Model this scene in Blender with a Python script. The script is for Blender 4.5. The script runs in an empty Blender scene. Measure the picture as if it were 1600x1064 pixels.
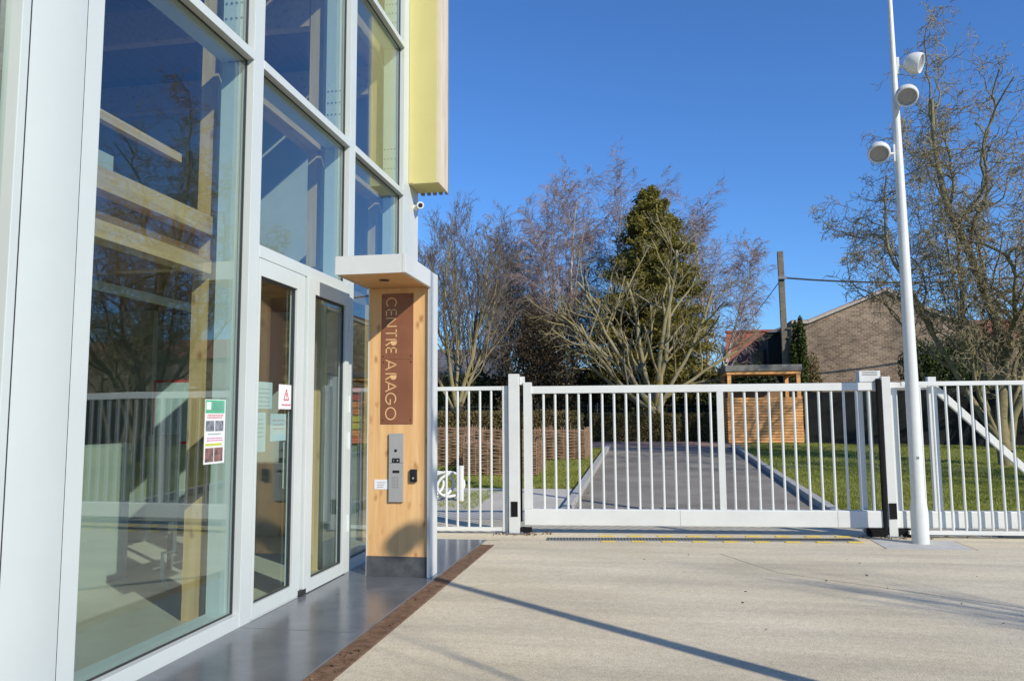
import bpy, bmesh, math, random
import numpy as np
from mathutils import Vector, Matrix
S = bpy.context.scene
COL = S.collection
R_ = math.radians
rng = random.Random(7)
NR = np.random.RandomState(11)

# ------------------------------------------------------------------ camera
cam = bpy.data.cameras.new('camera'); camo = bpy.data.objects.new('camera', cam); COL.objects.link(camo)
cam.sensor_width = 36; cam.lens = 36 * 1220 / 1600; cam.clip_end = 2000; cam.clip_start = .05
cr = Vector((0.9854829, 0.1696325, -0.00694719)); cu = Vector((0.02355187, -0.09607148, 0.99509576)); cf = Vector((-0.16813315, 0.98081348, 0.09867197))
camo.matrix_world = Matrix(((cr.x, cu.x, -cf.x, 0), (cr.y, cu.y, -cf.y, 0), (cr.z, cu.z, -cf.z, 1.55), (0, 0, 0, 1)))
S.camera = camo

# ------------------------------------------------------------------ sky, sun, exposure
SUN_EL = 31.2; SUN_AZ = 130.8          # azimuth from +Y towards +X
W = bpy.data.worlds.new('World'); S.world = W; W.use_nodes = True
wn = W.node_tree.nodes; wl = W.node_tree.links
bg = wn['Background']; bg.inputs[1].default_value = .142
sky = wn.new('ShaderNodeTexSky'); sky.sky_type = 'NISHITA'; sky.sun_disc = False
sky.sun_elevation = R_(SUN_EL); sky.sun_rotation = R_(SUN_AZ)
sky.air_density = 1.15; sky.dust_density = 0; sky.ozone_density = 8; sky.altitude = 100
hs = wn.new('ShaderNodeVectorMath'); hs.operation = 'MULTIPLY'; hs.inputs[1].default_value = (.70, .92, 1.16)   # camera white balance on the whole sky
wl.new(sky.outputs[0], hs.inputs[0]); wl.new(hs.outputs[0], bg.inputs[0])
sun = bpy.data.lights.new('sun', 'SUN'); sun.energy = 4.7; sun.angle = R_(.55); sun.color = (1, .92, .785)
suno = bpy.data.objects.new('sun', sun); COL.objects.link(suno)
sd = Vector((math.sin(R_(SUN_AZ)) * math.cos(R_(SUN_EL)), math.cos(R_(SUN_AZ)) * math.cos(R_(SUN_EL)), math.sin(R_(SUN_EL))))
suno.rotation_euler = sd.to_track_quat('Z', 'Y').to_euler(); suno.location = sd * 40
S.view_settings.view_transform = 'Standard'; S.view_settings.look = 'None'
S.view_settings.gamma = 1; S.view_settings.exposure = 0; S.view_settings.use_curve_mapping = False
S.cycles.max_bounces = 8; S.cycles.transparent_max_bounces = 24; S.cycles.glossy_bounces = 4
S.cycles.use_denoising = True; S.cycles.sample_clamp_indirect = 6
S.cycles.caustics_reflective = False; S.cycles.caustics_refractive = False

# ------------------------------------------------------------------ materials
def nodes(name):
    m = bpy.data.materials.new(name); m.use_nodes = True
    nt = m.node_tree; b = nt.nodes['Principled BSDF']
    return m, nt, b
def mk(name, col, rough=.6, metal=0., col2=None, scale=4., stretch=(1, 1, 1), var=.12, bump=0., bscale=80., spec=.5, fine=0., fscale=200., coat=0.):
    m, nt, b = nodes(name); N = nt.nodes; L = nt.links
    b.inputs['Roughness'].default_value = rough; b.inputs['Metallic'].default_value = metal
    b.inputs['Specular IOR Level'].default_value = spec; b.inputs['Coat Weight'].default_value = coat
    g = N.new('ShaderNodeNewGeometry')
    mp = N.new('ShaderNodeMapping'); mp.inputs['Scale'].default_value = stretch; L.new(g.outputs['Position'], mp.inputs[0])
    n = N.new('ShaderNodeTexNoise'); n.inputs['Scale'].default_value = scale; n.inputs['Detail'].default_value = 6; n.inputs['Roughness'].default_value = .65
    L.new(mp.outputs[0], n.inputs[0])
    cr_ = N.new('ShaderNodeValToRGB'); L.new(n.outputs[0], cr_.inputs[0])
    c2 = col2 or tuple(c * (1 + var) for c in col); c1 = col if col2 else tuple(c * (1 - var) for c in col)
    cr_.color_ramp.elements[0].position = .35; cr_.color_ramp.elements[1].position = .65
    cr_.color_ramp.elements[0].color = (*c1, 1); cr_.color_ramp.elements[1].color = (*c2, 1)
    out = cr_.outputs[0]
    if fine:
        n2 = N.new('ShaderNodeTexNoise'); n2.inputs['Scale'].default_value = fscale; n2.inputs['Detail'].default_value = 2
        L.new(g.outputs['Position'], n2.inputs[0])
        mr = N.new('ShaderNodeMapRange'); mr.inputs[1].default_value = .3; mr.inputs[2].default_value = .7
        mr.inputs[3].default_value = 1 - fine; mr.inputs[4].default_value = 1 + fine; L.new(n2.outputs[0], mr.inputs[0])
        mx = N.new('ShaderNodeVectorMath'); mx.operation = 'SCALE'; L.new(out, mx.inputs[0]); L.new(mr.outputs[0], mx.inputs['Scale'])
        out = mx.outputs[0]
    L.new(out, b.inputs['Base Color'])
    if bump:
        n3 = N.new('ShaderNodeTexNoise'); n3.inputs['Scale'].default_value = bscale; n3.inputs['Detail'].default_value = 4; L.new(mp.outputs[0], n3.inputs[0])
        bp = N.new('ShaderNodeBump'); bp.inputs['Strength'].default_value = bump; bp.inputs['Distance'].default_value = .01
        L.new(n3.outputs[0], bp.inputs['Height']); L.new(bp.outputs[0], b.inputs['Normal'])
    return m
def wood(name, a, c, axis='z', rough=.55, knots=True, gs=1.):
    m, nt, b = nodes(name); N = nt.nodes; L = nt.links
    b.inputs['Roughness'].default_value = rough
    g = N.new('ShaderNodeNewGeometry'); mp = N.new('ShaderNodeMapping')
    s = {'x': (1, 14, 14), 'y': (14, 1, 14), 'z': (14, 14, 1)}[axis]; mp.inputs['Scale'].default_value = tuple(q * gs for q in s)
    L.new(g.outputs['Position'], mp.inputs[0])
    n = N.new('ShaderNodeTexNoise'); n.inputs['Scale'].default_value = 1.6; n.inputs['Detail'].default_value = 8; n.inputs['Distortion'].default_value = .6
    L.new(mp.outputs[0], n.inputs[0])
    cr_ = N.new('ShaderNodeValToRGB'); L.new(n.outputs[0], cr_.inputs[0])
    e = cr_.color_ramp.elements; e[0].position = .3; e[0].color = (*a, 1); e[1].position = .68; e[1].color = (*c, 1)
    out = cr_.outputs[0]
    if knots:
        mp2 = N.new('ShaderNodeMapping'); s2 = {'x': (1.6, 5, 5), 'y': (5, 1.6, 5), 'z': (5, 5, 2.6)}[axis]; mp2.inputs['Scale'].default_value = s2
        L.new(g.outputs['Position'], mp2.inputs[0])
        n4 = N.new('ShaderNodeTexNoise'); n4.inputs['Scale'].default_value = 3; L.new(mp2.outputs[0], n4.inputs[0])
        ad = N.new('ShaderNodeVectorMath'); ad.operation = 'MULTIPLY_ADD'; ad.inputs[1].default_value = (.25, .25, .25)
        L.new(n4.outputs['Color'], ad.inputs[0]); L.new(mp2.outputs[0], ad.inputs[2])
        v = N.new('ShaderNodeTexVoronoi'); v.inputs['Scale'].default_value = 1.5; L.new(ad.outputs[0], v.inputs[0])
        r2 = N.new('ShaderNodeValToRGB'); r2.color_ramp.elements[0].position = .03; r2.color_ramp.elements[1].position = .22
        r2.color_ramp.elements[0].color = (.40, .19, .08, 1); r2.color_ramp.elements[1].color = (1, 1, 1, 1); L.new(v.outputs['Distance'], r2.inputs[0])
        mx = N.new('ShaderNodeMix'); mx.data_type = 'RGBA'; mx.blend_type = 'MULTIPLY'; mx.inputs[0].default_value = .72
        L.new(out, mx.inputs[6]); L.new(r2.outputs[0], mx.inputs[7]); out = mx.outputs[2]
    L.new(out, b.inputs['Base Color'])
    bp = N.new('ShaderNodeBump'); bp.inputs['Strength'].default_value = .15; bp.inputs['Distance'].default_value = .004
    L.new(n.outputs[0], bp.inputs['Height']); L.new(bp.outputs[0], b.inputs['Normal'])
    return m
def leafmat(name, cols, rough=.6, transl=.25):
    m, nt, b = nodes(name); N = nt.nodes; L = nt.links
    g = N.new('ShaderNodeNewGeometry'); cr_ = N.new('ShaderNodeValToRGB')
    n = N.new('ShaderNodeTexNoise'); n.inputs['Scale'].default_value = 1.1; n.inputs['Detail'].default_value = 3; L.new(g.outputs['Position'], n.inputs[0])
    ma = N.new('ShaderNodeMath'); ma.operation = 'MULTIPLY_ADD'; ma.inputs[1].default_value = .55; L.new(g.outputs['Random Per Island'], ma.inputs[0])
    mb = N.new('ShaderNodeMath'); mb.operation = 'MULTIPLY_ADD'; mb.inputs[1].default_value = .9; mb.inputs[2].default_value = -.2; L.new(n.outputs[0], mb.inputs[0]); L.new(mb.outputs[0], ma.inputs[2])
    L.new(ma.outputs[0], cr_.inputs[0])
    e = cr_.color_ramp.elements
    for i, c in enumerate(cols):
        if i >= 2: e.new(.5)
    for i, c in enumerate(cols):
        e[i].position = .1 + .8 * i / (len(cols) - 1); e[i].color = (*c, 1)
    L.new(cr_.outputs[0], b.inputs['Base Color']); b.inputs['Roughness'].default_value = rough
    b.inputs['Specular IOR Level'].default_value = .25
    tr = N.new('ShaderNodeBsdfTranslucent'); L.new(cr_.outputs[0], tr.inputs[0])
    ms = N.new('ShaderNodeMixShader'); ms.inputs[0].default_value = transl
    L.new(b.outputs[0], ms.inputs[1]); L.new(tr.outputs[0], ms.inputs[2]); L.new(ms.outputs[0], N['Material Output'].inputs[0])
    return m
def glassmat(name, tint=(.86, .95, .92), f0=.10, wob=.0):
    m = bpy.data.materials.new(name); m.use_nodes = True; nt = m.node_tree; N = nt.nodes; L = nt.links
    N.remove(N['Principled BSDF']); g = N.new('ShaderNodeNewGeometry')
    d = N.new('ShaderNodeVectorMath'); d.operation = 'DOT_PRODUCT'; L.new(g.outputs['Incoming'], d.inputs[0]); L.new(g.outputs['Normal'], d.inputs[1])
    ab = N.new('ShaderNodeMath'); ab.operation = 'ABSOLUTE'; L.new(d.outputs['Value'], ab.inputs[0])
    om = N.new('ShaderNodeMath'); om.operation = 'SUBTRACT'; om.inputs[0].default_value = 1; L.new(ab.outputs[0], om.inputs[1])
    pw = N.new('ShaderNodeMath'); pw.operation = 'POWER'; pw.inputs[1].default_value = 5; L.new(om.outputs[0], pw.inputs[0])
    fr = N.new('ShaderNodeMath'); fr.operation = 'MULTIPLY_ADD'; fr.inputs[1].default_value = 1 - f0; fr.inputs[2].default_value = f0; L.new(pw.outputs[0], fr.inputs[0])
    t = N.new('ShaderNodeBsdfTransparent'); t.inputs[0].default_value = (*tint, 1)
    gl = N.new('ShaderNodeBsdfGlossy'); gl.inputs['Roughness'].default_value = .0; gl.inputs[0].default_value = (.92, .97, 1, 1)
    if wob:
        n = N.new('ShaderNodeTexNoise'); n.inputs['Scale'].default_value = 1.3; n.inputs['Detail'].default_value = 1; L.new(g.outputs['Position'], n.inputs[0])
        bp = N.new('ShaderNodeBump'); bp.inputs['Strength'].default_value = wob; bp.inputs['Distance'].default_value = .01
        L.new(n.outputs[0], bp.inputs['Height']); L.new(bp.outputs[0], gl.inputs['Normal'])
    ms = N.new('ShaderNodeMixShader'); L.new(fr.outputs[0], ms.inputs[0]); L.new(t.outputs[0], ms.inputs[1]); L.new(gl.outputs[0], ms.inputs[2])
    L.new(ms.outputs[0], N['Material Output'].inputs[0])
    return m
def brickmat(name, c1, c2, mortar, w=.30, h=.11, rot=0.):
    m, nt, b = nodes(name); N = nt.nodes; L = nt.links
    g = N.new('ShaderNodeNewGeometry'); mp = N.new('ShaderNodeMapping'); mp.inputs['Rotation'].default_value = (R_(90), 0, 0)
    sx = N.new('ShaderNodeSeparateXYZ'); L.new(g.outputs['Position'], sx.inputs[0])
    ad = N.new('ShaderNodeMath'); ad.operation = 'ADD'; L.new(sx.outputs[0], ad.inputs[0]); L.new(sx.outputs[1], ad.inputs[1])
    cx = N.new('ShaderNodeCombineXYZ'); L.new(ad.outputs[0], cx.inputs[0]); L.new(sx.outputs[2], cx.inputs[1])
    t = N.new('ShaderNodeTexBrick'); L.new(cx.outputs[0], t.inputs[0]); t.inputs['Scale'].default_value = 1
    t.inputs['Brick Width'].default_value = w; t.inputs['Row Height'].default_value = h; t.inputs['Mortar Size'].default_value = .014; t.inputs['Mortar Smooth'].default_value = .1
    t.inputs['Color1'].default_value = (*c1, 1); t.inputs['Color2'].default_value = (*c2, 1); t.inputs['Mortar'].default_value = (*mortar, 1); t.inputs['Bias'].default_value = -.1
    n = N.new('ShaderNodeTexNoise'); n.inputs['Scale'].default_value = .55; n.inputs['Detail'].default_value = 7; n.inputs['Roughness'].default_value = .7; L.new(g.outputs['Position'], n.inputs[0])
    mr = N.new('ShaderNodeMapRange'); mr.inputs[1].default_value = .3; mr.inputs[2].default_value = .7; mr.inputs[3].default_value = .5; mr.inputs[4].default_value = 1.4; L.new(n.outputs[0], mr.inputs[0])
    mx = N.new('ShaderNodeVectorMath'); mx.operation = 'SCALE'; L.new(t.outputs[0], mx.inputs[0]); L.new(mr.outputs[0], mx.inputs['Scale'])
    L.new(mx.outputs[0], b.inputs['Base Color']); b.inputs['Roughness'].default_value = .9
    bp = N.new('ShaderNodeBump'); bp.inputs['Strength'].default_value = .6; bp.inputs['Distance'].default_value = .01; bp.invert = True
    L.new(t.outputs['Fac'], bp.inputs['Height']); L.new(bp.outputs[0], b.inputs['Normal'])
    return m

M = {}
M['white'] = mk('white_powder_coat', (.65, .67, .645), .38, var=.05, scale=1.7, bump=.02, bscale=300)
M['white_grey'] = mk('white_frame_paint', (.60, .65, .625), .35, var=.02, scale=2)
M['reveal'] = mk('pale_reveal_paint', (.70, .76, .755), .6, var=.02)
M['gasket'] = mk('black_gasket', (.03, .03, .03), .5)
M['rubber'] = mk('black_rubber', (.010, .010, .011), .85, spec=.15, bump=.1, bscale=120)
M['yellow'] = mk('yellow_metal_cladding', (.61, .55, .225), .4, var=.03, scale=2)
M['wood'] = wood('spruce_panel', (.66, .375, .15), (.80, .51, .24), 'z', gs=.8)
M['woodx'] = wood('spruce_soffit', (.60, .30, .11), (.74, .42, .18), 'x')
M['glulam'] = wood('glulam_column', (.66, .43, .19), (.82, .58, .30), 'z', gs=.9)
M['glulamy'] = wood('glulam_beam', (.56, .35, .17), (.74, .5, .27), 'y', gs=.9)
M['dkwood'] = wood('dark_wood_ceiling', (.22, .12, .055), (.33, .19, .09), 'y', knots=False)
M['edgewood'] = wood('pale_larch_edge', (.60, .46, .32), (.84, .72, .56), 'z', knots=False, gs=.6)
M['coping_cream'] = mk('cream_edge', (.66, .60, .42), .6, var=.04)
M['hutwood'] = wood('orange_larch_slat', (.76, .35, .11), (.90, .48, .18), 'x', gs=.6)
M['hutpost'] = wood('orange_larch_post', (.72, .34, .11), (.86, .46, .18), 'z', gs=.6)
M['corten'] = mk('rust_brown_plate', (.20, .075, .035), .45, col2=(.26, .10, .05), scale=2.5, bump=.03, bscale=150)
M['letter'] = mk('pale_gold_letter', (.72, .46, .22), .55, var=.05)
M['rust'] = mk('rusty_grate', (.11, .06, .03), .85, col2=(.23, .14, .085), scale=14, bump=.4, bscale=120, fine=.3)
M['steel'] = mk('brushed_steel', (.42, .42, .40), .42, metal=.3, var=.06, scale=30, stretch=(8, 8, .3))
M['black'] = mk('black_plastic', (.012, .013, .016), .25)
M['bluestone'] = mk('polished_bluestone', (.10, .112, .13), .2, col2=(.145, .158, .178), scale=2.2, fine=.12, fscale=160, bump=.03, bscale=60)
M['plinth'] = mk('dark_stone_plinth', (.055, .06, .066), .45, col2=(.10, .105, .11), scale=9, bump=.1, bscale=80)
M['concrete_patch'] = mk('pole_footing_concrete', (.43, .425, .40), .85, col2=(.52, .51, .48), scale=6, fine=.15, fscale=120, bump=.2, bscale=90)
M['kerb'] = mk('kerb_stone', (.33, .325, .30), .85, col2=(.45, .44, .41), scale=5, fine=.15, fscale=90)
M['path'] = mk('pale_path', (.46, .43, .365), .9, col2=(.54, .51, .44), scale=1.2, fine=.15, fscale=90, bump=.2, bscale=60)
M['redgravel'] = mk('reddish_paving', (.30, .185, .14), .9, col2=(.38, .26, .2), scale=2.5, fine=.25, fscale=30)
M['soil'] = mk('turf_soil', (.09, .11, .03), .95, col2=(.17, .16, .06), scale=1.1, fine=.3, fscale=40)
M['lawn'] = mk('lawn_green', (.12, .16, .03), .95, col2=(.21, .22, .065), scale=.9, fine=.3, fscale=30)
M['grass'] = leafmat('grass_blades', [(.17, .21, .035), (.30, .34, .06), (.46, .42, .15)], .6, .35)
M['yellowpaint'] = mk('yellow_paint', (.80, .60, .05), .7, col2=(.62, .48, .10), scale=9)
M['bark_w'] = mk('willow_bark', (.17, .145, .07), .9, col2=(.28, .24, .12), scale=5, bump=.5, bscale=30)
M['twig_w'] = mk('willow_twig', (.26, .21, .115), .8, col2=(.38, .32, .19), scale=2)
M['bark_p0'] = mk('pollard_bark', (.15, .14, .095), .9, col2=(.28, .255, .16), scale=3, bump=.5, bscale=25)
M['bark_y'] = mk('lichen_bark', (.27, .245, .18), .9, col2=(.25, .20, .045), scale=3.2, bump=.8, bscale=25)
M['bark_b'] = mk('birch_bark', (.34, .31, .28), .8, col2=(.62, .58, .52), scale=3.5, stretch=(1, 1, 2))
M['bark_b'].node_tree.nodes['Principled BSDF'].inputs['Base Color'].default_value = (.5, .47, .42, 1)
M['twig_b'] = mk('birch_twig', (.25, .175, .15), .85, col2=(.38, .28, .24), scale=1)
M['bark_g'] = mk('grey_bark', (.10, .09, .06), .9, col2=(.19, .17, .09), scale=3)
M['twig_g'] = mk('grey_twig', (.14, .11, .09), .85, col2=(.22, .18, .14), scale=1)
M['ivy'] = leafmat('ivy_leaves', [(.03, .05, .015), (.06, .085, .02), (.11, .13, .035)], .4, .15)
M['conifer'] = leafmat('conifer_leaves', [(.08, .072, .016), (.18, .16, .032), (.31, .25, .055)], .6, .2)
M['brownleaf'] = leafmat('brown_leaves', [(.05, .038, .022), (.10, .075, .045), (.16, .12, .07)], .7, .2)
M['hedge'] = leafmat('hedge_leaves', [(.07, .065, .024), (.15, .125, .045), (.25, .185, .08)], .7, .2)
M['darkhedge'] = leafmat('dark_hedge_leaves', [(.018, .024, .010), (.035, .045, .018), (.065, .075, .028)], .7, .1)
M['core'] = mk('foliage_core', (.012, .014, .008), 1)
M['brick'] = brickmat('old_brick', (.15, .092, .06), (.31, .22, .145), (.36, .31, .23))
M['brick2'] = brickmat('dark_brick', (.10, .07, .055), (.15, .11, .085), (.16, .14, .12))
M['coping'] = mk('roof_edge_render', (.45, .40, .34), .9)
M['redtile'] = mk('red_roof_tile', (.24, .07, .04), .85, col2=(.38, .13, .075), scale=6, stretch=(3, 3, 3), fine=.3, fscale=14)
M['slate'] = mk('slate_roof', (.10, .105, .115), .7, col2=(.15, .155, .165), scale=2, fine=.15, fscale=15)
M['render'] = mk('grey_render_wall', (.22, .21, .19), .9)
M['pole_conc'] = mk('weathered_pole', (.13, .11, .08), .9, col2=(.23, .20, .15), scale=3, bump=.3, bscale=30)
M['cable'] = mk('black_cable', (.02, .02, .022), .7)
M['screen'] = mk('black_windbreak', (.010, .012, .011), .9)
M['felt'] = mk('grey_roof_felt', (.20, .20, .18), .85)
M['wicker'] = mk('woven_willow_rod', (.19, .11, .06), .85, col2=(.36, .235, .14), scale=9)
M['wire'] = mk('fence_wire', (.14, .16, .14), .6)
M['paper'] = mk('white_paper', (.80, .80, .79), .8, var=.01)
M['paperblue'] = mk('bluish_paper', (.62, .74, .76), .8, var=.02)
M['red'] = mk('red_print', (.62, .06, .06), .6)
M['green'] = mk('green_print', (.10, .48, .26), .6)
M['magenta'] = mk('magenta_print', (.55, .12, .32), .6)
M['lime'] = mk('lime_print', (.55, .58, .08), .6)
M['photo'] = mk('photo_print', (.05, .07, .08), .5, col2=(.35, .37, .42), scale=22)
M['photored'] = mk('photo_print_red', (.07, .07, .07), .5, col2=(.42, .2, .17), scale=22)
M['ink'] = mk('grey_ink', (.22, .27, .33), .6)
M['dryleaf'] = leafmat('dry_leaf', [(.07, .04, .02), (.16, .09, .045), (.28, .19, .10)], .8, .1)
M['olive'] = mk('olive_reflection_paint', (.36, .38, .10), .7)  # only for the added panel that copies a reflected olive patch
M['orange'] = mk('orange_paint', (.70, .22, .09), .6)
M['joint'] = mk('concrete_joint_fill', (.33, .30, .24), .95, col2=(.48, .44, .36), scale=6)
M['lens'] = mk('lamp_lens', (.30, .29, .27), .2, var=.1, scale=30)
M['whitewall'] = mk('interior_white_wall', (.44, .47, .43), .8, var=.02)
M['floor'] = mk('interior_floor', (.60, .56, .47), .45, var=.05)
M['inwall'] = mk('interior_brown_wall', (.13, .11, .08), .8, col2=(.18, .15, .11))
M['glass'] = glassmat('window_glass', (.86, .93, .91), .12, .06)
M['glass_door'] = glassmat('door_glass', (.88, .95, .93), .075, .02)
M['metalgrey'] = mk('grey_metal', (.22, .23, .24), .5, metal=.3)

def concrete_forecourt():
    m, nt, b = nodes('forecourt_concrete'); N = nt.nodes; L = nt.links
    g = N.new('ShaderNodeNewGeometry')
    def noise(scale, det, rough=.6, stretch=None):
        n = N.new('ShaderNodeTexNoise'); n.inputs['Scale'].default_value = scale; n.inputs['Detail'].default_value = det; n.inputs['Roughness'].default_value = rough
        if stretch:
            mp = N.new('ShaderNodeMapping'); mp.inputs['Scale'].default_value = stretch; mp.inputs['Rotation'].default_value = (0, 0, R_(25)); L.new(g.outputs['Position'], mp.inputs[0]); L.new(mp.outputs[0], n.inputs[0])
        else: L.new(g.outputs['Position'], n.inputs[0])
        return n.outputs[0]
    def ramp(src, p0, c0, p1, c1):
        r = N.new('ShaderNodeValToRGB'); r.color_ramp.elements[0].position = p0; r.color_ramp.elements[1].position = p1
        r.color_ramp.elements[0].color = (*c0, 1); r.color_ramp.elements[1].color = (*c1, 1); L.new(src, r.inputs[0]); return r.outputs[0]
    def mul(a, c, f=1.):
        x = N.new('ShaderNodeMix'); x.data_type = 'RGBA'; x.blend_type = 'MULTIPLY'; x.inputs[0].default_value = f; L.new(a, x.inputs[6]); L.new(c, x.inputs[7]); return x.outputs[2]
    c = ramp(noise(.45, 5), .35, (.60, .53, .385), .65, (.68, .615, .475))
    c = mul(c, ramp(noise(1.0, 5, .6, (.35, 2.2, 1)), .3, (.80, .80, .805), .66, (1.08, 1.07, 1.05)))
    v = N.new('ShaderNodeTexVoronoi'); v.inputs['Scale'].default_value = 130; L.new(g.outputs['Position'], v.inputs[0])
    bw = N.new('ShaderNodeSeparateColor'); L.new(v.outputs['Color'], bw.inputs[0])
    c = mul(c, ramp(bw.outputs[0], .05, (.74, .72, .68), .6, (1.08, 1.08, 1.06)), .7)
    c = mul(c, ramp(noise(16, 4, .7), .3, (.88, .87, .86), .7, (1.08, 1.08, 1.08)))
    # sparse dark specks and stains
    v2 = N.new('ShaderNodeTexVoronoi'); v2.inputs['Scale'].default_value = 2.3; L.new(g.outputs['Position'], v2.inputs[0])
    c = mul(c, ramp(v2.outputs['Distance'], .015, (.45, .42, .38), .03, (1, 1, 1)))
    L.new(c, b.inputs['Base Color']); b.inputs['Roughness'].default_value = .88
    bp = N.new('ShaderNodeBump'); bp.inputs['Strength'].default_value = .35; bp.inputs['Distance'].default_value = .005
    L.new(v.outputs['Distance'], bp.inputs['Height']); L.new(bp.outputs[0], b.inputs['Normal'])
    return m
M['forecourt'] = concrete_forecourt()
M['asphalt'] = mk('driveway_asphalt', (.185, .163, .13), .9, col2=(.29, .262, .215), scale=.9, fine=.22, fscale=110, bump=.3, bscale=140)

# ------------------------------------------------------------------ builders
ORG = {}
def org(p): return ORG.get(p.name, Vector((0, 0, 0))) if p else Vector((0, 0, 0))
def tag(o, label=None, cat=None, group=None, kind=None):
    if label: o['label'] = label
    if cat: o['category'] = cat
    if group: o['group'] = group
    if kind: o['kind'] = kind
    return o
def empty(name, loc, label, cat, group=None, kind=None):
    o = bpy.data.objects.new(name, None); COL.objects.link(o); o.location = loc; o.empty_display_size = .2
    ORG[o.name] = Vector(loc); return tag(o, label, cat, group, kind)
class MB:
    def __init__(s): s.bm = bmesh.new()
    def box(s, a, b, bev=0.):
        lo = [min(a[i], b[i]) for i in range(3)]; hi = [max(a[i], b[i]) for i in range(3)]
        vs = [s.bm.verts.new((x, y, z)) for z in (lo[2], hi[2]) for y in (lo[1], hi[1]) for x in (lo[0], hi[0])]
        fs = [(0, 2, 3, 1), (4, 5, 7, 6), (0, 1, 5, 4), (2, 6, 7, 3), (0, 4, 6, 2), (1, 3, 7, 5)]
        faces = [s.bm.faces.new([vs[i] for i in f]) for f in fs]
        if bev:
            es = list({e for f in faces for e in f.edges})
            bmesh.ops.bevel(s.bm, geom=es, offset=bev, segments=2, affect='EDGES', profile=.6)
        return s
    def beam(s, p, q, w, h, up=(0, 0, 1), bev=0.):
        p = Vector(p); q = Vector(q); d = q - p; L = d.length; d.normalize(); u = Vector(up)
        x = d.cross(u).normalized(); u = x.cross(d)
        n0 = len(s.bm.verts)
        t = MB(); t.box((-w / 2, 0, -h / 2), (w / 2, L, h / 2), bev)
        m = Matrix(((x.x, d.x, u.x, p.x), (x.y, d.y, u.y, p.y), (x.z, d.z, u.z, p.z), (0, 0, 0, 1)))
        s.merge(t, m); return s
    def merge(s, t, m=None):
        if m: t.bm.transform(m)
        mp = [s.bm.verts.new(v.co) for v in t.bm.verts]; t.bm.verts.index_update()
        for f in t.bm.faces: s.bm.faces.new([mp[v.index] for v in f.verts])
        t.bm.free()
    def tube(s, pts, rad, n=8, cap=True):
        pts = [Vector(p) for p in pts]; rings = []
        rads = rad if isinstance(rad, (list, tuple)) else [rad] * len(pts)
        ref = None
        for i, p in enumerate(pts):
            d = (pts[min(i + 1, len(pts) - 1)] - pts[max(i - 1, 0)]).normalized()
            if ref is None: ref = Vector((1, 0, 0)) if abs(d.x) < .8 else Vector((0, 1, 0))
            x = (ref - d * ref.dot(d)).normalized(); ref = x; y = d.cross(x)
            rings.append([s.bm.verts.new(p + (x * math.cos(a) + y * math.sin(a)) * rads[i]) for a in [2 * math.pi * k / n for k in range(n)]])
        for a, b in zip(rings, rings[1:]):
            for k in range(n): s.bm.faces.new((a[k], a[(k + 1) % n], b[(k + 1) % n], b[k]))
        if cap: s.bm.faces.new(rings[0][::-1]); s.bm.faces.new(rings[-1])
        return s
    def lathe(s, prof, c, axis, n=24):
        c = Vector(c); d = Vector(axis).normalized(); x = Vector((0, 0, 1)).cross(d)
        if x.length < .1: x = Vector((1, 0, 0))
        x.normalize(); y = d.cross(x); rings = []
        for r, h in prof: rings.append([s.bm.verts.new(c + d * h + (x * math.cos(a) + y * math.sin(a)) * max(r, 1e-4)) for a in [2 * math.pi * k / n for k in range(n)]])
        for a, b in zip(rings, rings[1:]):
            for k in range(n): s.bm.faces.new((a[k], a[(k + 1) % n], b[(k + 1) % n], b[k]))
        s.bm.faces.new(rings[0][::-1]); s.bm.faces.new(rings[-1]); return s
    def prism(s, poly, off):
        a = [s.bm.verts.new(p) for p in poly]; b = [s.bm.verts.new(Vector(p) + Vector(off)) for p in poly]; n = len(poly)
        s.bm.faces.new(a); s.bm.faces.new(b[::-1])
        for i in range(n): s.bm.faces.new((a[i], b[i], b[(i + 1) % n], a[(i + 1) % n]))
        return s
    def quad(s, *p): s.bm.faces.new([s.bm.verts.new(q) for q in p]); return s
    def build(s, name, mat, parent=None, smooth=False, local=False):
        bm = s.bm; bmesh.ops.recalc_face_normals(bm, faces=bm.faces)
        cs = [v.co for v in bm.verts]
        c = Vector([(min(q[i] for q in cs) + max(q[i] for q in cs)) / 2 for i in range(3)]) if not local else Vector((0, 0, 0))
        bmesh.ops.translate(bm, verts=bm.verts, vec=-c)
        me = bpy.data.meshes.new(name); bm.to_mesh(me); bm.free()
        if smooth:
            for p in me.polygons: p.use_smooth = True
            me.set_sharp_from_angle(angle=R_(38))
        me.materials.append(mat if not isinstance(mat, str) else M[mat])
        o = bpy.data.objects.new(name, me); COL.objects.link(o)
        ORG[o.name] = c.copy()
        if parent: o.parent = parent; o.location = c - org(parent)
        else: o.location = c
        return o
def box(name, a, b, mat, parent=None, bev=0.): return MB().box(a, b, bev).build(name, mat, parent)
def rep(o, pos):
    """copy one part (and its sub-parts) to a new position given as the world centre"""
    c = o.copy(); COL.objects.link(c); c.location = Vector(pos) - org(o.parent) if o.parent else Vector(pos)
    ORG[c.name] = Vector(pos)
    for ch in o.children:
        d = ch.copy(); COL.objects.link(d); d.parent = c
    return c
def copy_tree(o, parent=None):
    c = o.copy(); COL.objects.link(c); c.parent = parent
    for ch in o.children: copy_tree(ch, c)
    return c
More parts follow.
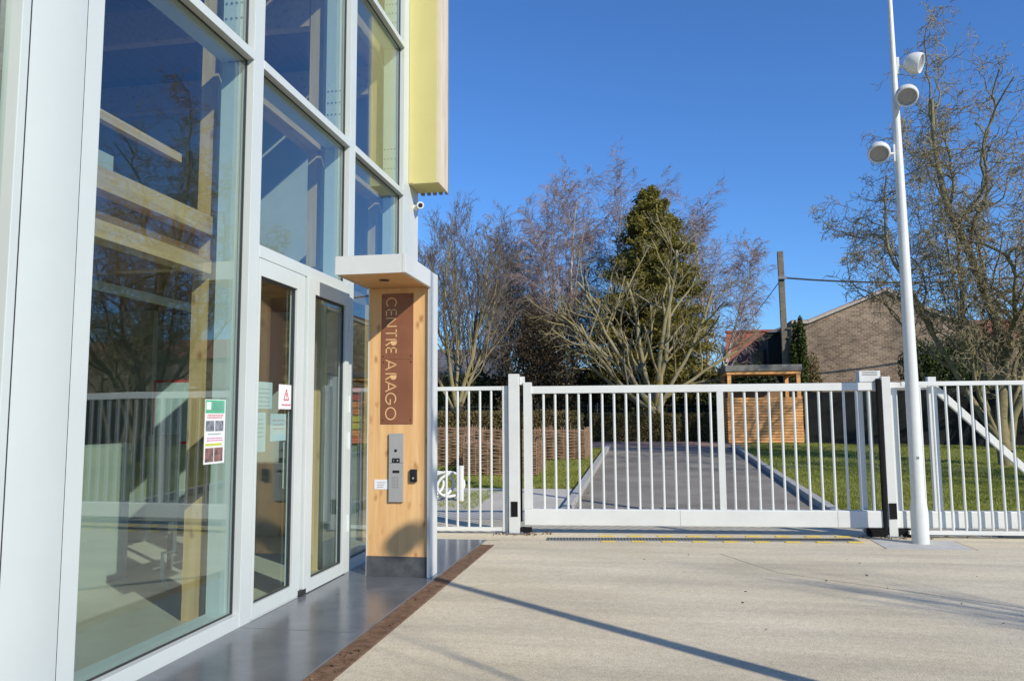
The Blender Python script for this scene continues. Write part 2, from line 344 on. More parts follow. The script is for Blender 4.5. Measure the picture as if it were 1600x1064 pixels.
def npmesh(name, V, F, mat, parent=None, smooth=False, kind=None):
    """V (n,3) world, F (m,k)"""
    V = np.asarray(V, np.float32); F = np.asarray(F, np.int32)
    c = (V.min(0) + V.max(0)) / 2; V = V - c
    me = bpy.data.meshes.new(name); me.vertices.add(len(V)); me.vertices.foreach_set('co', V.ravel())
    k = F.shape[1]; me.loops.add(F.size); me.polygons.add(len(F)); me.loops.foreach_set('vertex_index', F.ravel())
    me.polygons.foreach_set('loop_start', np.arange(0, F.size, k, dtype=np.int32)); me.polygons.foreach_set('loop_total', np.full(len(F), k, np.int32))
    if smooth: me.polygons.foreach_set('use_smooth', np.ones(len(F), bool))
    me.update(calc_edges=True); me.materials.append(M[mat])
    o = bpy.data.objects.new(name, me); COL.objects.link(o); c = Vector(c.tolist()); ORG[o.name] = c.copy()
    if parent: o.parent = parent; o.location = c - org(parent)
    else: o.location = c
    if kind: o['kind'] = kind
    return o
def segmesh(name, segs, mat, parent, n=4, kind=None):
    A = np.array(segs, np.float64); P = A[:, 0:3]; Q = A[:, 3:6]; ra = A[:, 6]; rb = A[:, 7]
    D = Q - P; Ln = np.linalg.norm(D, axis=1, keepdims=True) + 1e-9; D = D / Ln
    ref = np.where(np.abs(D[:, 2:3]) < .9, np.array([[0, 0, 1.]]), np.array([[1., 0, 0]]))
    X = np.cross(D, ref); X /= np.linalg.norm(X, axis=1, keepdims=True); Y = np.cross(D, X)
    P2 = P - D * ra[:, None] * .4; Q2 = Q + D * rb[:, None] * .4
    V = []
    for C_, r_ in ((P2, ra), (Q2, rb)):
        for k in range(n):
            a = 2 * math.pi * k / n; V.append(C_ + (X * math.cos(a) + Y * math.sin(a)) * r_[:, None])
    V = np.stack(V, 1).reshape(-1, 3); m = len(A); base = (np.arange(m) * 2 * n)[:, None]
    F = np.concatenate([base + np.array([[k, (k + 1) % n, n + (k + 1) % n, n + k]]) for k in range(n)], 0)
    return npmesh(name, V, F, mat, parent, True, kind)
def leafmesh(name, P, size, mat, parent=None, kind=None, flat=0., aspect=.6):
    """diamond leaves at points P"""
    P = np.asarray(P); m = len(P); a = NR.randn(m, 3); a[:, 2] *= (1 - flat); a /= np.linalg.norm(a, axis=1, keepdims=True)
    b = np.cross(a, NR.randn(m, 3)); b /= np.linalg.norm(b, axis=1, keepdims=True)
    s = (size * (.6 + .8 * NR.rand(m)))[:, None]
    V = np.stack([P - a * s, P + b * s * aspect, P + a * s, P - b * s * aspect], 1).reshape(-1, 3)
    F = np.arange(m * 4).reshape(m, 4)
    return npmesh(name, V, F, mat, parent, False, kind)

# ------------------------------------------------------------------ terrain and paved ground
def tz(y): return 0. if y < 12 else (.035 * (y - 12) if y < 32 else .7)
def sheet(name, x0, x1, y0, y1, off, mat, kind='structure', parent=None, label=None):
    ys = sorted({y0, y1} | {q for q in (12., 32.) if y0 < q < y1}); V = []; F = []
    for y in ys: V += [(x0, y, tz(y) + off), (x1, y, tz(y) + off)]
    for i in range(len(ys) - 1): F.append((2 * i, 2 * i + 1, 2 * i + 3, 2 * i + 2))
    o = npmesh(name, V, F, mat, parent)
    if kind: o['kind'] = kind
    return o
sheet('ground', -400, 400, -60, 900, -.012, 'lawn')
sheet('forecourt', -1.884, 30, -25, 11.98, 0, 'forecourt')
sheet('entrance_subbase', -3.05, -1.884, -25, 10.0, -.004, 'forecourt')
sheet('forecourt', -12, -1.884, 9.985, 11.98, 0, 'forecourt')
sheet('footpath', -12, -1.46, 11.98, 15.75, .004, 'path')
sheet('driveway', -1.30, 2.72, 11.99, 26.8, .004, 'asphalt')
sheet('brick_apron', -9, 3.4, 26.8, 30.0, .006, 'redgravel')
ent = bpy.data.objects.new('entrance_paving', None); COL.objects.link(ent); ent['kind'] = 'structure'
ys = [-6.4, -4.0, -1.6, .8, 3.3, 5.58, 7.78, 9.97]
for a, b in zip(ys, ys[1:]): box('paving_slab', (-3.045, a + .004, -.02), (-2.075, b - .004, .008), 'bluestone', ent, .002)
# shallow joints and a patch seam in the concrete
jt = MB()
for pl_ in ([(-1.85, 7.05), (-1.3, 7.47), (-.3, 8.5), (.78, 9.33)], [(.78, 9.33), (1.25, 8.3), (3.2, 6.9), (9, 3.4)], [(2.66, 9.86), (3.72, 9.94), (3.70, 10.6)], [(-1.85, 10.02), (2.6, 10.02)]):
    for p_, q_ in zip(pl_, pl_[1:]): jt.beam((p_[0], p_[1], .0005), (q_[0], q_[1], .0005), .012, .004)
jo = jt.build('concrete_joint', 'joint', None); jo['kind'] = 'structure'
# rusty slotted drain along the slabs
dr = empty('drain_channel', (-1.96, 4, 0), 'rusty brown slotted steel drain running along the dark stone entrance paving', 'drain')
box('metal_edge', (-2.073, -6.4, -.02), (-2.058, 9.97, .011), 'metalgrey', dr)
g0 = None
for k in range(33):
    y = -6.4 + k * .5
    if y + .5 > 10: break
    if g0 is None:
        b = MB(); b.box((-2.056, y, -.03), (-2.035, y + .496, .009)); b.box((-1.905, y, -.03), (-1.886, y + .496, .009)); b.box((-2.035, y, -.03), (-1.905, y + .496, -.012))
        for j in range(16): b.box((-2.035, y + .006 + j * .031, -.012), (-1.905, y + .025 + j * .031, .007))
        g0 = b.build('grate', 'rust', dr); gc = ORG[g0.name].copy()
    else: rep(g0, gc + Vector((0, k * .5, 0)))
for nm, x, y0 in (('left', -1.38, 12.0), ('right', 2.72, 12.0)):
    kb = bpy.data.objects.new('kerb', None); COL.objects.link(kb); kb['kind'] = 'structure'
    y = y0
    while y < 26.5:
        MB().beam((x + .07, y + .006, tz(y + .006) + .03), (x + .07, y + .994, tz(y + .994) + .03), .14, .17, bev=.01).build('kerb_stone', 'kerb', kb); y += 1.0

# ------------------------------------------------------------------ the glass building
F0 = -3.05; FB = -3.15
B = empty('glass_building', (-3.05, 3, 0), 'timber framed building with tall glazed facade in white aluminium frames', 'building')
M_Y = [(-4.1, -3.93), (-2.2, -2.03), (-.35, -.18), (1.45, 1.62), (3.28, 3.333), (3.733, 3.867), (5.60, 5.765), (7.665, 7.83), (9.53, 9.83)]
TOP = 9.6
for i, (a, b) in enumerate(M_Y):
    x1 = F0
    box('mullion', (FB, a, 0), (x1, b, TOP), 'white_grey', B, .004)
# wide rounded white column cover between two flanges
cc = MB(); n = 14; pl = []
for k in range(n + 1):
    t = k / n; y = 3.338 + t * (3.728 - 3.338); pl.append((F0 + .002 + -.001 + .012 * math.sin(math.pi * t) ** .9, y, 0))
pl = [(FB + .01, 3.338, 0)] + pl + [(FB + .01, 3.728, 0)]
cc.prism(pl, (0, 0, TOP)); cc.build('column_cover', 'white_grey', B, smooth=True)
zs = [(0.0, .10), (4.432, 4.505), (6.43, 6.50), (8.38, 8.45)]
bays = [(-3.93, -2.2), (-2.03, -.35), (-.18, 1.45), (1.62, 3.28), (3.867, 5.60), (5.765, 7.665), (7.83, 9.53)]
for bi, (a, b) in enumerate(bays):
    door = bi == 5
    near = bi >= 4
    Z = list(zs)
    if door: Z = [(0, .012), (2.855, 2.955)] + zs[1:]
    for (z0, z1) in Z: box('transom', (FB, a, z0), (F0 + .003 if z0 > .5 else F0 - .003, b, z1), 'white_grey', B, .003)
    lv = [z for z in Z] + [(TOP, TOP)]
    for k in range(len(lv) - 1):
        z0, z1 = lv[k][1], lv[k + 1][0]
        if door and k == 0: continue
        box('window_pane', (-3.134, a - .008, z0 - .008), (-3.116, b + .008, z1 + .008), 'glass', B)
        if near:
            gk = MB(); gk.box((-3.1155, b - .016, z0), (-3.108, b, z1)); gk.box((-3.1155, a, z0), (-3.108, a + .012, z1)); gk.box((-3.1155, a + .012, z0), (-3.108, b - .016, z0 + .012)); gk.box((-3.1155, a + .012, z1 - .012), (-3.108, b - .016, z1)); gk.build('gasket', 'gasket', B)
        # deep inner reveal, four white boards behind the glass
        zl = 0 if z0 < .5 else z0
        if z0 < .5: box('reveal_panel', (-3.335, a, .0), (-3.152, b, z0 - .01), 'reveal', B)
        else: box('reveal_panel', (-3.335, a, z0 - .035), (-3.152, b, z0 - .01), 'reveal', B)
        if k < len(lv) - 2: box('reveal_panel', (-3.335, a, z1 + .005), (-3.152, b, z1 + .03), 'reveal', B)
        if bi != 3: box('reveal_panel', (-3.335, b + .01, zl + .002), (-3.153, b + .03, z1 - .002), 'reveal', B)
        box('reveal_panel', (-3.335, a - .03, zl + .002), (-3.153, a - .01, z1 - .002), 'reveal', B)
        if bi in (5, 6, 4) and z0 > 4.4:
            vh = MB()
            for r in range(3):
                for c in range(4): vh.lathe([(.011, 0), (.011, .004)], (-3.13 - .045 * (c + 1), b + .0065, z0 + .30 + r * .13), (0, 1, 0), 8)
            vh.build('vent_holes', 'ink', B)
box('seam', (FB + .02, 3.3335, .01), (F0 + .0015, 3.3378, TOP), 'gasket', B); box('seam', (FB + .02, 3.7285, .01), (F0 + .0015, 3.7326, TOP), 'gasket', B)
# double entrance door
for li, (a, b, sl, sr, px) in enumerate([(5.772, 6.625, .03, .15, 0.), (6.655, 7.655, .15, .10, .022)]):
    X0, X1 = -3.12 + px, -3.047 + px
    lf = empty('door_leaf', (X0, a, 0), None, None); lf.parent = B; lf.location = Vector((X0, a, 0)) - ORG[B.name]
    # frame as one mesh part of the leaf
    f = MB()
    f.box((X0, a, .016), (X1, a + sl, 2.85), .003); f.box((X0, b - sr, .016), (X1, b, 2.85), .003)
    f.box((X0 + .001, a + sl, .016), (X1 - .001, b - sr, .125)); f.box((X0 + .001, a + sl, 2.71), (X1 - .001, b - sr, 2.85))
    f.build('door_frame', 'white_grey', lf)
    box('door_glass', (X0 + .02, a + sl - .005, .12), (X0 + .036, b - sr + .005, 2.715), 'glass_door', lf)
    gk = MB(); gk.box((X0 + .0365, b - sr - .02, .125), (X0 + .05, b - sr, 2.71)); gk.box((X0 + .0365, a + sl, .125), (X0 + .05, b - sr - .02, .138)); gk.box((X0 + .0365, a + sl, 2.69), (X0 + .05, b - sr - .02, 2.71)); gk.build('gasket', 'gasket', lf)
    hy = b - sr + .05 if li == 0 else a + .06
    h = MB(); xh = X0 - .05; h.tube([(X0, hy, .95), (xh, hy, .95), (xh, hy, 1.35), (X0, hy, 1.35)], .012, 8); h.build('door_handle', 'white', lf, True)
box('door_seal', (-3.13, 6.628, .02), (-3.085, 6.652, 2.84), 'gasket', B)
for z in (.42, 1.25, 1.62, 2.45):
    MB().tube([(-3.018, 7.662, z), (-3.018, 7.662, z + .17)], .014, 10).build('hinge', 'white_grey', B, True)
box('door_stop', (-3.09, 6.59, .018), (-3.02, 6.70, .06), 'gasket', B)
# corner wall and shell
box('corner_wall', (-3.30, 9.83, 0), (F0 - .002, 10.19, TOP), 'white', B)
box('end_wall', (-14, 10.02, 0), (-3.30, 10.19, TOP), 'white', B)
box('roof', (-14, -4.1, TOP), (F0 + .02, 10.19, TOP + .3), 'white', B)
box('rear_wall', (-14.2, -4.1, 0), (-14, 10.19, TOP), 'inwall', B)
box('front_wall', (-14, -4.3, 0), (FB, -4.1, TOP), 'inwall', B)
box('floor', (-14, -4.1, -.05), (FB - .003, 10.02, .004), 'floor', B)
# interior: partition, mezzanine, glulam frame
box('partition_wall', (-8.6, 9.3, 0), (-6.4, 9.4, 3.0), 'whitewall', B)
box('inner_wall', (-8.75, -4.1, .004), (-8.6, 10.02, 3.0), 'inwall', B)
box('partition_wall', (-5.25, 6.05, 0.004), (-5.15, 7.2, 1.33), 'whitewall', B)
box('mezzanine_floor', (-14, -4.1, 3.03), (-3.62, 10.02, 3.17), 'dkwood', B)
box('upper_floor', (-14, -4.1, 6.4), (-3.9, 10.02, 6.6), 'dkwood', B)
box('edge_beam', (-3.60, -4.1, 3.03), (-3.42, 5.93, 3.18), 'glulamy', B)
box('edge_beam', (-3.60, 5.95, 4.45), (-3.42, 10.02, 4.62), 'glulamy', B)
box('edge_beam', (-3.60, -4.1, 6.3), (-3.42, 10.02, 6.6), 'glulamy', B)
for y in (-3.9, -1.9, .0, 1.75, 3.12, 5.71, 7.78, 9.65):
    box('timber_column', (-3.60, y, .004), (-3.40, y + .16, 3.03), 'glulam', B)
    box('timber_column', (-3.58, y + .01, 3.18), (-3.43, y + .15, 6.3), 'glulam', B)
    box('timber_column', (-3.58, y + .01, 6.6), (-3.43, y + .15, TOP), 'glulam', B)
    box('roof_beam', (-14, y + .02, 5.9), (-3.60, y + .14, 6.298), 'glulamy', B)
    if y < 6: box('ceiling_beam', (-14, y + .02, 2.78), (-3.60, y + .14, 3.028), 'glulamy', B)
box('lower_beam', (-3.57, -4.1, 2.715), (-3.42, 5.705, 2.83), 'glulamy', B)
box('lower_panel', (-3.56, -4.1, 2.83), (-3.545, 5.70, 3.03), 'dkwood', B)
if 0: box('upper_partition', (-9, 8.6, 3.17), (-4.1, 8.72, 4.9), 'whitewall', B)
box('upper_rail', (-3.72, -1, 3.62), (-3.66, 5.6, 3.69), 'glulamy', B)
box('low_parapet', (-3.80, 1.5, 3.17), (-3.74, 4.9, 3.44), 'whitewall', B)
# yellow cladding fin hung on the corner
box('cladding_panel', (-3.047, 9.75, 4.65), (-2.67, 10.20, TOP + .3), 'yellow', B, .003)
box('cladding_return', (-3.047, 9.742, 4.66), (-2.985, 9.749, TOP + .3), 'yellow', B, .002)
box('edge_board', (-2.669, 9.752, 4.652), (-2.64, 9.87, TOP + .3), 'coping_cream', B)
box('edge_board', (-2.669, 9.872, 4.648), (-2.636, 10.26, TOP + .3), 'edgewood', B)
rb = MB()
for k in range(5): rb.box((-3.02 + k * .085, 10.215, 4.632), (-2.975 + k * .085, 10.27, TOP))
rb.build('corrugated_back', 'ink', B)

box('reflection_wall_panel', (-4.9, 9.985, .004), (-3.36, 10.015, 2.95), 'olive', B)  # olive panel added indoors, standing in for green reflected in the pane
PC = empty('reflection_cabinet', (-3.9, 9.9, 1.2), 'added red and yellow slatted cabinet imitating a reflection in the narrow pane beside the entrance pillar', 'cabinet')  # cabinet added indoors; its slat colours copy a reflection in the narrow pane
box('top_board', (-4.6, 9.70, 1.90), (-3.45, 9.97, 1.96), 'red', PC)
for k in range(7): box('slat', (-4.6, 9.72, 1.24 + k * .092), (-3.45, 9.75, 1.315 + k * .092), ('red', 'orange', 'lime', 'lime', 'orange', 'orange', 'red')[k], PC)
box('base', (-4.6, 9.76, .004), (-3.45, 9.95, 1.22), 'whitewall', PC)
# papers on the panes
def sheet_on_glass(x, y0, y1, z0, z1, name, label, cat, mat='paper', group=None, tilt=0.):
    r = empty(name, (x, (y0 + y1) / 2, z0), label, cat, group)
    p = MB(); p.box((x - .0015, y0, z0), (x, y1, z1)); p.build('paper', mat, r)
    return r
def strip(r, x, y0, y1, z0, z1, mat, name='print_block'): return box(name, (x + .0004, y0, z0), (x + .0012, y1, z1), mat, r)
def textlines(r, x, y0, y1, z, n, dz, mat, h=.006):
    b = MB(); q = random.Random(int(z * 1000))
    for i in range(n):
        y = y0 + q.uniform(0, .01); ze = z - i * dz
        while y < y1 - .01:
            w = min(q.uniform(.012, .03), y1 - y); b.box((x + .0004, y, ze), (x + .001, y + w, ze + h)); y += w + .007
    return b.build('print_lines', mat, r)
x = -3.112
r = sheet_on_glass(x, 5.15, 5.425, 1.235, 1.70, 'poster', 'tall poster with green header and four photos on the large window pane', 'poster')
strip(r, x, 5.155, 5.410, 1.60, 1.695, 'green'); textlines(r, x + .001, 5.245, 5.395, 1.67, 3, .022, 'ink', .010)
strip(r, x + .001, 5.165, 5.225, 1.625, 1.68, 'paper')
textlines(r, x, 5.175, 5.395, 1.58, 2, .016, 'red', .008)
strip(r, x, 5.165, 5.275, 1.47, 1.545, 'photo', 'photo'); strip(r, x, 5.290, 5.400, 1.47, 1.545, 'photo', 'photo')
textlines(r, x, 5.195, 5.375, 1.445, 1, .02, 'ink', .008); textlines(r, x, 5.175, 5.395, 1.415, 2, .016, 'magenta', .007)
strip(r, x, 5.165, 5.385, 1.365, 1.382, 'lime')
strip(r, x, 5.165, 5.275, 1.25, 1.35, 'photored', 'photo'); strip(r, x, 5.285, 5.400, 1.25, 1.35, 'photored', 'photo')
x = -3.0815
r = sheet_on_glass(x, 6.22, 6.50, 1.64, 1.85, 'warning_notice', 'white notice with a red warning triangle taped to the left door', 'notice')
tr = MB(); c = (6.36, 1.755)
for (p, q) in (((c[0] - .045, c[1] - .035), (c[0] + .045, c[1] - .035)), ((c[0] + .045, c[1] - .035), (c[0], c[1] + .055)), ((c[0], c[1] + .055), (c[0] - .045, c[1] - .035))):
    tr.beam((x + .001, p[0], p[1]), (x + .001, q[0], q[1]), .0012, .010, up=(0, 1, .01))
tr.box((x + .0004, c[0] - .006, c[1] - .008), (x + .0014, c[0] + .006, c[1] + .022)); tr.box((x + .0004, c[0] - .005, c[1] - .024), (x + .0014, c[0] + .005, c[1] - .015)); tr.build('warning_triangle', 'red', r)
textlines(r, x, 6.27, 6.46, 1.67, 1, .02, 'red', .012)
xi = -3.106
for (y0, y1, z0, z1, lab, mt) in ((5.83, 6.15, 1.64, 1.86, 'pale blue sheet at upper left of the left door, beside the warning notice', 'paperblue'), (5.80, 6.05, 1.29, 1.61, 'tall pale sheet at lower left of the left door pane', 'paperblue'), (6.13, 6.42, 1.37, 1.60, 'pale sheet with red lines directly below the warning notice', 'paperblue')):
    r = sheet_on_glass(xi, y0, y1, z0, z1, 'notice_sheet', lab, 'notice', mt, 'sheets of paper behind the door glass')
    textlines(r, xi, y0 + .04, y1 - .04, z1 - .06, 5 if 'red' not in lab else 3, .035, 'red' if 'red' in lab else 'ink', .005)
# things inside
nb = empty('notice_board', (-5.0, 7.5, 1.2), 'red framed notice board on the wall inside behind the large window', 'notice board')
box('frame', (-5.2, 7.6, 1.30), (-4.75, 7.63, 1.98), 'red', nb); box('board', (-5.17, 7.593, 1.33), (-4.78, 7.599, 1.95), 'paperblue', nb)
box('post', (-5.0, 7.64, .004), (-4.95, 7.68, 1.9), 'metalgrey', nb)
fb = empty('flip_chart', (-4.45, 6.7, 0), 'pale display board standing on a bent white leg inside the lobby', 'display board')
box('panel', (-4.62, 6.7, .62), (-4.30, 6.72, 1.42), 'whitewall', fb)
MB().tube([(-4.33, 6.73, .62), (-4.33, 6.73, .35), (-4.45, 6.73, .33), (-4.45, 6.73, .12), (-4.3, 6.6, .02)], .018, 6).build('leg', 'white', fb, True)
lt = empty('ceiling_light', (-4.4, 3.5, 2.6), 'long white strip light hanging under the wooden ceiling inside', 'ceiling light')
box('housing', (-4.45, 1.0, 2.62), (-4.35, 7.4, 2.68), 'white', lt)
for y in (1.5, 4.2, 6.9): MB().tube([(-4.4, y, 2.68), (-4.4, y, 3.03)], .004, 6).build('hanger', 'metalgrey', lt)
for (y, yb) in ((2.6, 3.4), (4.45, 4.62)):
    box('storage_box', (-3.95, y, 3.70), (-3.70, yb, 3.92), 'whitewall', None).update_tag()
for o in [o for o in COL.objects if o.name.startswith('storage_box')]:
    tag(o, 'long pale box lying on the mezzanine rail shelf inside' if o.name == 'storage_box' else 'small pale box standing alone at the end of the mezzanine shelf', 'box')

# ------------------------------------------------------------------ entrance totem
T = empty('entrance_totem', (-2.45, 7.6, 0), 'wooden entrance pillar with white edged canopy and dark stone foot', 'entrance pillar')
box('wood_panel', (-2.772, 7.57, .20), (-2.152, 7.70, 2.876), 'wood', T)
box('edge_strip', (-2.785, 7.566, .0085), (-2.7735, 7.80, 2.876), 'white', T)
box('edge_strip', (-2.1505, 7.535, .0085), (-2.118, 7.80, 3.033), 'white', T, .003)
box('back_panel', (-2.7730, 7.702, .20), (-2.152, 7.795, 2.876), 'white', T)
box('plinth', (-2.778, 7.562, .0085), (-2.152, 7.79, .198), 'plinth', T, .002)
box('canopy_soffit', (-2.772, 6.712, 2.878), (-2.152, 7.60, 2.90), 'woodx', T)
box('canopy_top', (-2.785, 6.70, 2.902), (-2.1515, 7.80, 3.031), 'white', T, .002)
box('canopy_fascia', (-2.787, 6.69, 2.865), (-2.1515, 6.699, 3.036), 'white', T)
box('canopy_fascia', (-2.150, 6.69, 2.865), (-2.116, 7.533, 3.036), 'white', T, .003)
box('canopy_fascia', (-2.788, 6.70, 2.868), (-2.7865, 7.56, 3.034), 'white', T)
MB().lathe([(.028, 0), (.05, .0), (.05, -.006), (.028, -.006)], (-2.46, 7.1, 2.877), (0, 0, 1), 20).build('downlight', 'black', T)
# name sign
SG = empty('name_sign', (-2.477, 7.56, 1.5), 'rust brown plate with vertical cut lettering CENTRE ARAGO on the wooden pillar', 'sign')
box('plate', (-2.644, 7.562, 2.152), (-2.310, 7.5695, 2.818), 'corten', SG); box('plate', (-2.644, 7.562, 1.499), (-2.310, 7.5695, 2.149), 'corten', SG)
for z in (1.535, 2.12, 2.18, 2.785):
    for xx in (-2.622, -2.332): MB().lathe([(.007, 0), (.006, -.003)], (xx, 7.562, z), (0, 1, 0), 10).build('screw', 'black', SG)
def letter(ch, y0, y1):
    """y0,y1 photo extents along the sign; letters lie turned a quarter clockwise: letter up = +X, letter right = -Z"""
    Hh = .115; xb = -2.597
    zt = 2.818 - (y0 - 460) * .00653; wd = (y1 - y0) * .00653; t = .0112
    b = MB()
    def P(u, v, d=0): return (xb + v * Hh, 7.5605 - d, zt - u * wd)
    def st(u0, v0, u1, v1, th=t):
        p, q = Vector(P(u0, v0)), Vector(P(u1, v1)); b.beam(p, q, .003, th, up=(q - p).cross(Vector((0, 1, 0))))
    def arc(cu, cv, ru, rv, a0, a1, n=26, th=t):
        pts = [(cu + ru * math.cos(R_(a0 + (a1 - a0) * k / n)), cv + rv * math.sin(R_(a0 + (a1 - a0) * k / n))) for k in range(n + 1)]
        th_u, th_v = th / wd, th / Hh
        for k in range(n):
            a, c = R_(a0 + (a1 - a0) * k / n), R_(a0 + (a1 - a0) * (k + 1) / n)
            quad = [(cu + ru * math.cos(a), cv + rv * math.sin(a)), (cu + ru * math.cos(c), cv + rv * math.sin(c)),
                    (cu + (ru - th_u) * math.cos(c), cv + (rv - th_v) * math.sin(c)), (cu + (ru - th_u) * math.cos(a), cv + (rv - th_v) * math.sin(a))]
            b.prism([P(u, v) for u, v in quad], (0, .003, 0))
    e = t / 2 / wd; f = t / 2 / Hh
    if ch == 'C': arc(.5, .5, .5, .5, 40, 320)
    elif ch == 'O': arc(.5, .5, .5, .5, 0, 360, 36)
    elif ch == 'G':
        arc(.5, .5, .5, .5, 45, 345); st(.52, .46, 1.0, .46)
    elif ch == 'E':
        st(e, 0, e, 1); st(0, f, 1, f); st(0, 1 - f, 1, 1 - f); st(0, .5, .92, .5)
    elif ch == 'N': st(e, 0, e, 1); st(1 - e, 0, 1 - e, 1); st(e * .6, 1, 1 - e * .6, 0)
    elif ch == 'T': st(.5, 0, .5, 1); st(0, 1 - f, 1, 1 - f)
    elif ch == 'A': st(e * .4, 0, .5, 1); st(1 - e * .4, 0, .5, 1); st(.2, .30, .8, .30)
    elif ch == 'R':
        st(e, 0, e, 1); b.prism([P(.42, 1), P(.42, .46)] + [P(.55 + .42 * math.cos(R_(a)), .73 + .27 * math.sin(R_(a))) for a in range(-90, 91, 15)], (0, .003, 0))
        b.prism([P(.30, 1), P(.30, .46), P(.42, .46), P(.42, 1)], (0, .003, 0)); st(.45, .5, .95, 0, t * 1.1)
        st(0, 1 - f, .45, 1 - f, t * .6)
    return b.build('letter', 'letter', SG)
for ch, a, c in (('C', 466, 482), ('E', 484.5, 494.5), ('N', 497.5, 512), ('T', 516, 528), ('R', 531, 541.5), ('E', 544, 553), ('A', 563, 579), ('R', 584, 594.5), ('A', 596.5, 612.5), ('G', 614, 633), ('O', 636, 656)):
    letter(ch, a, c)
# intercom, reader, paper
IC = empty('intercom', (-2.474, 7.55, .73), 'tall brushed steel intercom panel with camera eye and keypad on the wooden pillar', 'intercom')
box('panel', (-2.549, 7.545, 1.115), (-2.400, 7.5695, 1.405), 'steel', IC, .003); box('panel', (-2.549, 7.545, .73), (-2.400, 7.5695, 1.112), 'steel', IC, .003)
MB().lathe([(.0, -.006), (.012, -.005), (.015, 0), (.0, 0)], (-2.478, 7.544, 1.235), (0, 1, 0), 14).build('camera_eye', 'black', IC, True)
box('screen', (-2.515, 7.5425, 1.115), (-2.435, 7.5445, 1.160), 'black', IC)
box('symbol', (-2.500, 7.5415, 1.130), (-2.494, 7.5424, 1.146), 'steel', IC)
cr2 = MB(); cr2.box((-2.466, 7.5415, 1.1345), (-2.448, 7.5424, 1.1385)); cr2.box((-2.459, 7.541, 1.129), (-2.455, 7.5414, 1.144)); cr2.build('plus_symbol', 'white', IC)
box('display', (-2.508, 7.5425, 1.015), (-2.438, 7.5445, 1.040), 'black', IC)
b0 = None
for r_ in range(4):
    for c_ in range(3):
        p = Vector((-2.500 + c_ * .026, 7.5425, .975 - r_ * .030))
        if b0 is None: b0 = box('key', p - Vector((.010, .0018, .0115)), p + Vector((.010, .0018, .0115)), 'steel', IC, .001)
        else: rep(b0, p)
BR = empty('badge_reader', (-2.29, 7.55, .92), 'small black badge reader to the right of the steel intercom', 'card reader')
MB().box((-2.332, 7.54, .925), (-2.258, 7.5695, 1.052), .012).build('body', 'black', BR, True)
MB().lathe([(0, -.003), (.010, -.002), (.011, 0), (0, 0)], (-2.295, 7.5395, .965), (0, 1, 0), 12).build('led', 'steel', BR)
PL = empty('paper_label', (-2.62, 7.56, .85), 'small white paper label taped on the pillar left of the intercom', 'label')
box('paper', (-2.706, 7.5655, .851), (-2.551, 7.5690, .948), 'paper', PL)
pb = MB()
for k in range(3): pb.box((-2.675, 7.5645, .915 - k * .022), (-2.59 - .01 * k, 7.5652, .921 - k * .022))
pb.build('print_lines', 'ink', PL)
# security camera on the corner
SC = empty('security_camera', (-3.0, 10.1, 4.42), 'small white security camera on the white wall corner below the yellow cladding', 'security camera')
MB().lathe([(.045, 0), (.045, .04), (.02, .06)], (-3.052, 10.02, 4.40), (1, 0, 0), 16).build('mount', 'white', SC, True)
MB().lathe([(.02, -.09), (.045, -.085), (.05, -.03), (.05, .06), (.046, .065)], (-2.965, 9.99, 4.42), (.35, -.85, -.2), 18).build('body', 'white', SC, True)
MB().lathe([(.03, .066), (.03, .069)], (-2.965, 9.99, 4.42), (.35, -.85, -.2), 16).build('lens', 'black', SC)

# ------------------------------------------------------------------ gate and fences
def gl(x): return 10.63 + (x + 1.77) * .0629          # gate line y for x
gd = Vector((1, .0629, 0)).normalized(); gn = Vector((-.0629, 1, 0)).normalized()
def onl(x, off=0, z=0): return Vector((x, gl(x), z)) + gn * off
def gbeam(x0, x1, z0, z1, th, off, bev=.004):
    p = onl(x0, off, (z0 + z1) / 2); q = onl(x1, off, (z0 + z1) / 2); return MB().beam(p, q, th, z1 - z0, bev=bev)
G = empty('sliding_gate', (0.6, gl(.6), 0), 'long white metal sliding gate with thin vertical bars and deep bottom beam', 'gate')
gbeam(-1.60, 2.95, 1.880, 1.980, .06, 0).build('top_rail', 'white', G)
gbeam(-1.665, 9.2, .112, .328, .11, 0, .012).build('bottom_beam', 'white', G)
for x in (.4, 2.4): MB().beam(onl(x, -.0562, .115), onl(x, -.0562, .325), .004, .0015, up=(0, 1, 0)).build('weld_seam', 'joint', G)
MB().beam(onl(-1.61, 0, .329), onl(-1.61, 0, 2.035), .10, .11, up=(1, 0, 0), bev=.004).build('end_post', 'white', G)
MB().beam(onl(.965, 0, .329), onl(.965, 0, 1.879), .06, .085, up=(1, 0, 0), bev=.003).build('middle_post', 'white', G)
bar0 = None
xs = [-1.395 + k * .1595 for k in range(15)] + [1.125 + k * .159 for k in range(12)]
for x in xs:
    p = onl(x, 0, 1.104)
    if bar0 is None: bar0 = MB().tube([p + Vector((0, 0, -.775)), p + Vector((0, 0, .775))], .0175, 8).build('bar', 'white', G, True)
    else: rep(bar0, p)
gbeam(2.95, 3.72, 1.880, 1.975, .055, 0).build('top_rail', 'white', G)
MB().beam(onl(3.66, 0, .329), onl(3.66, 0, 2.045), .08, .10, up=(1, 0, 0), bev=.004).build('end_post', 'white', G)
MB().beam(onl(3.70, 0, 1.90), onl(5.25, 0, .33), .06, .085, bev=.004).build('brace', 'white', G)
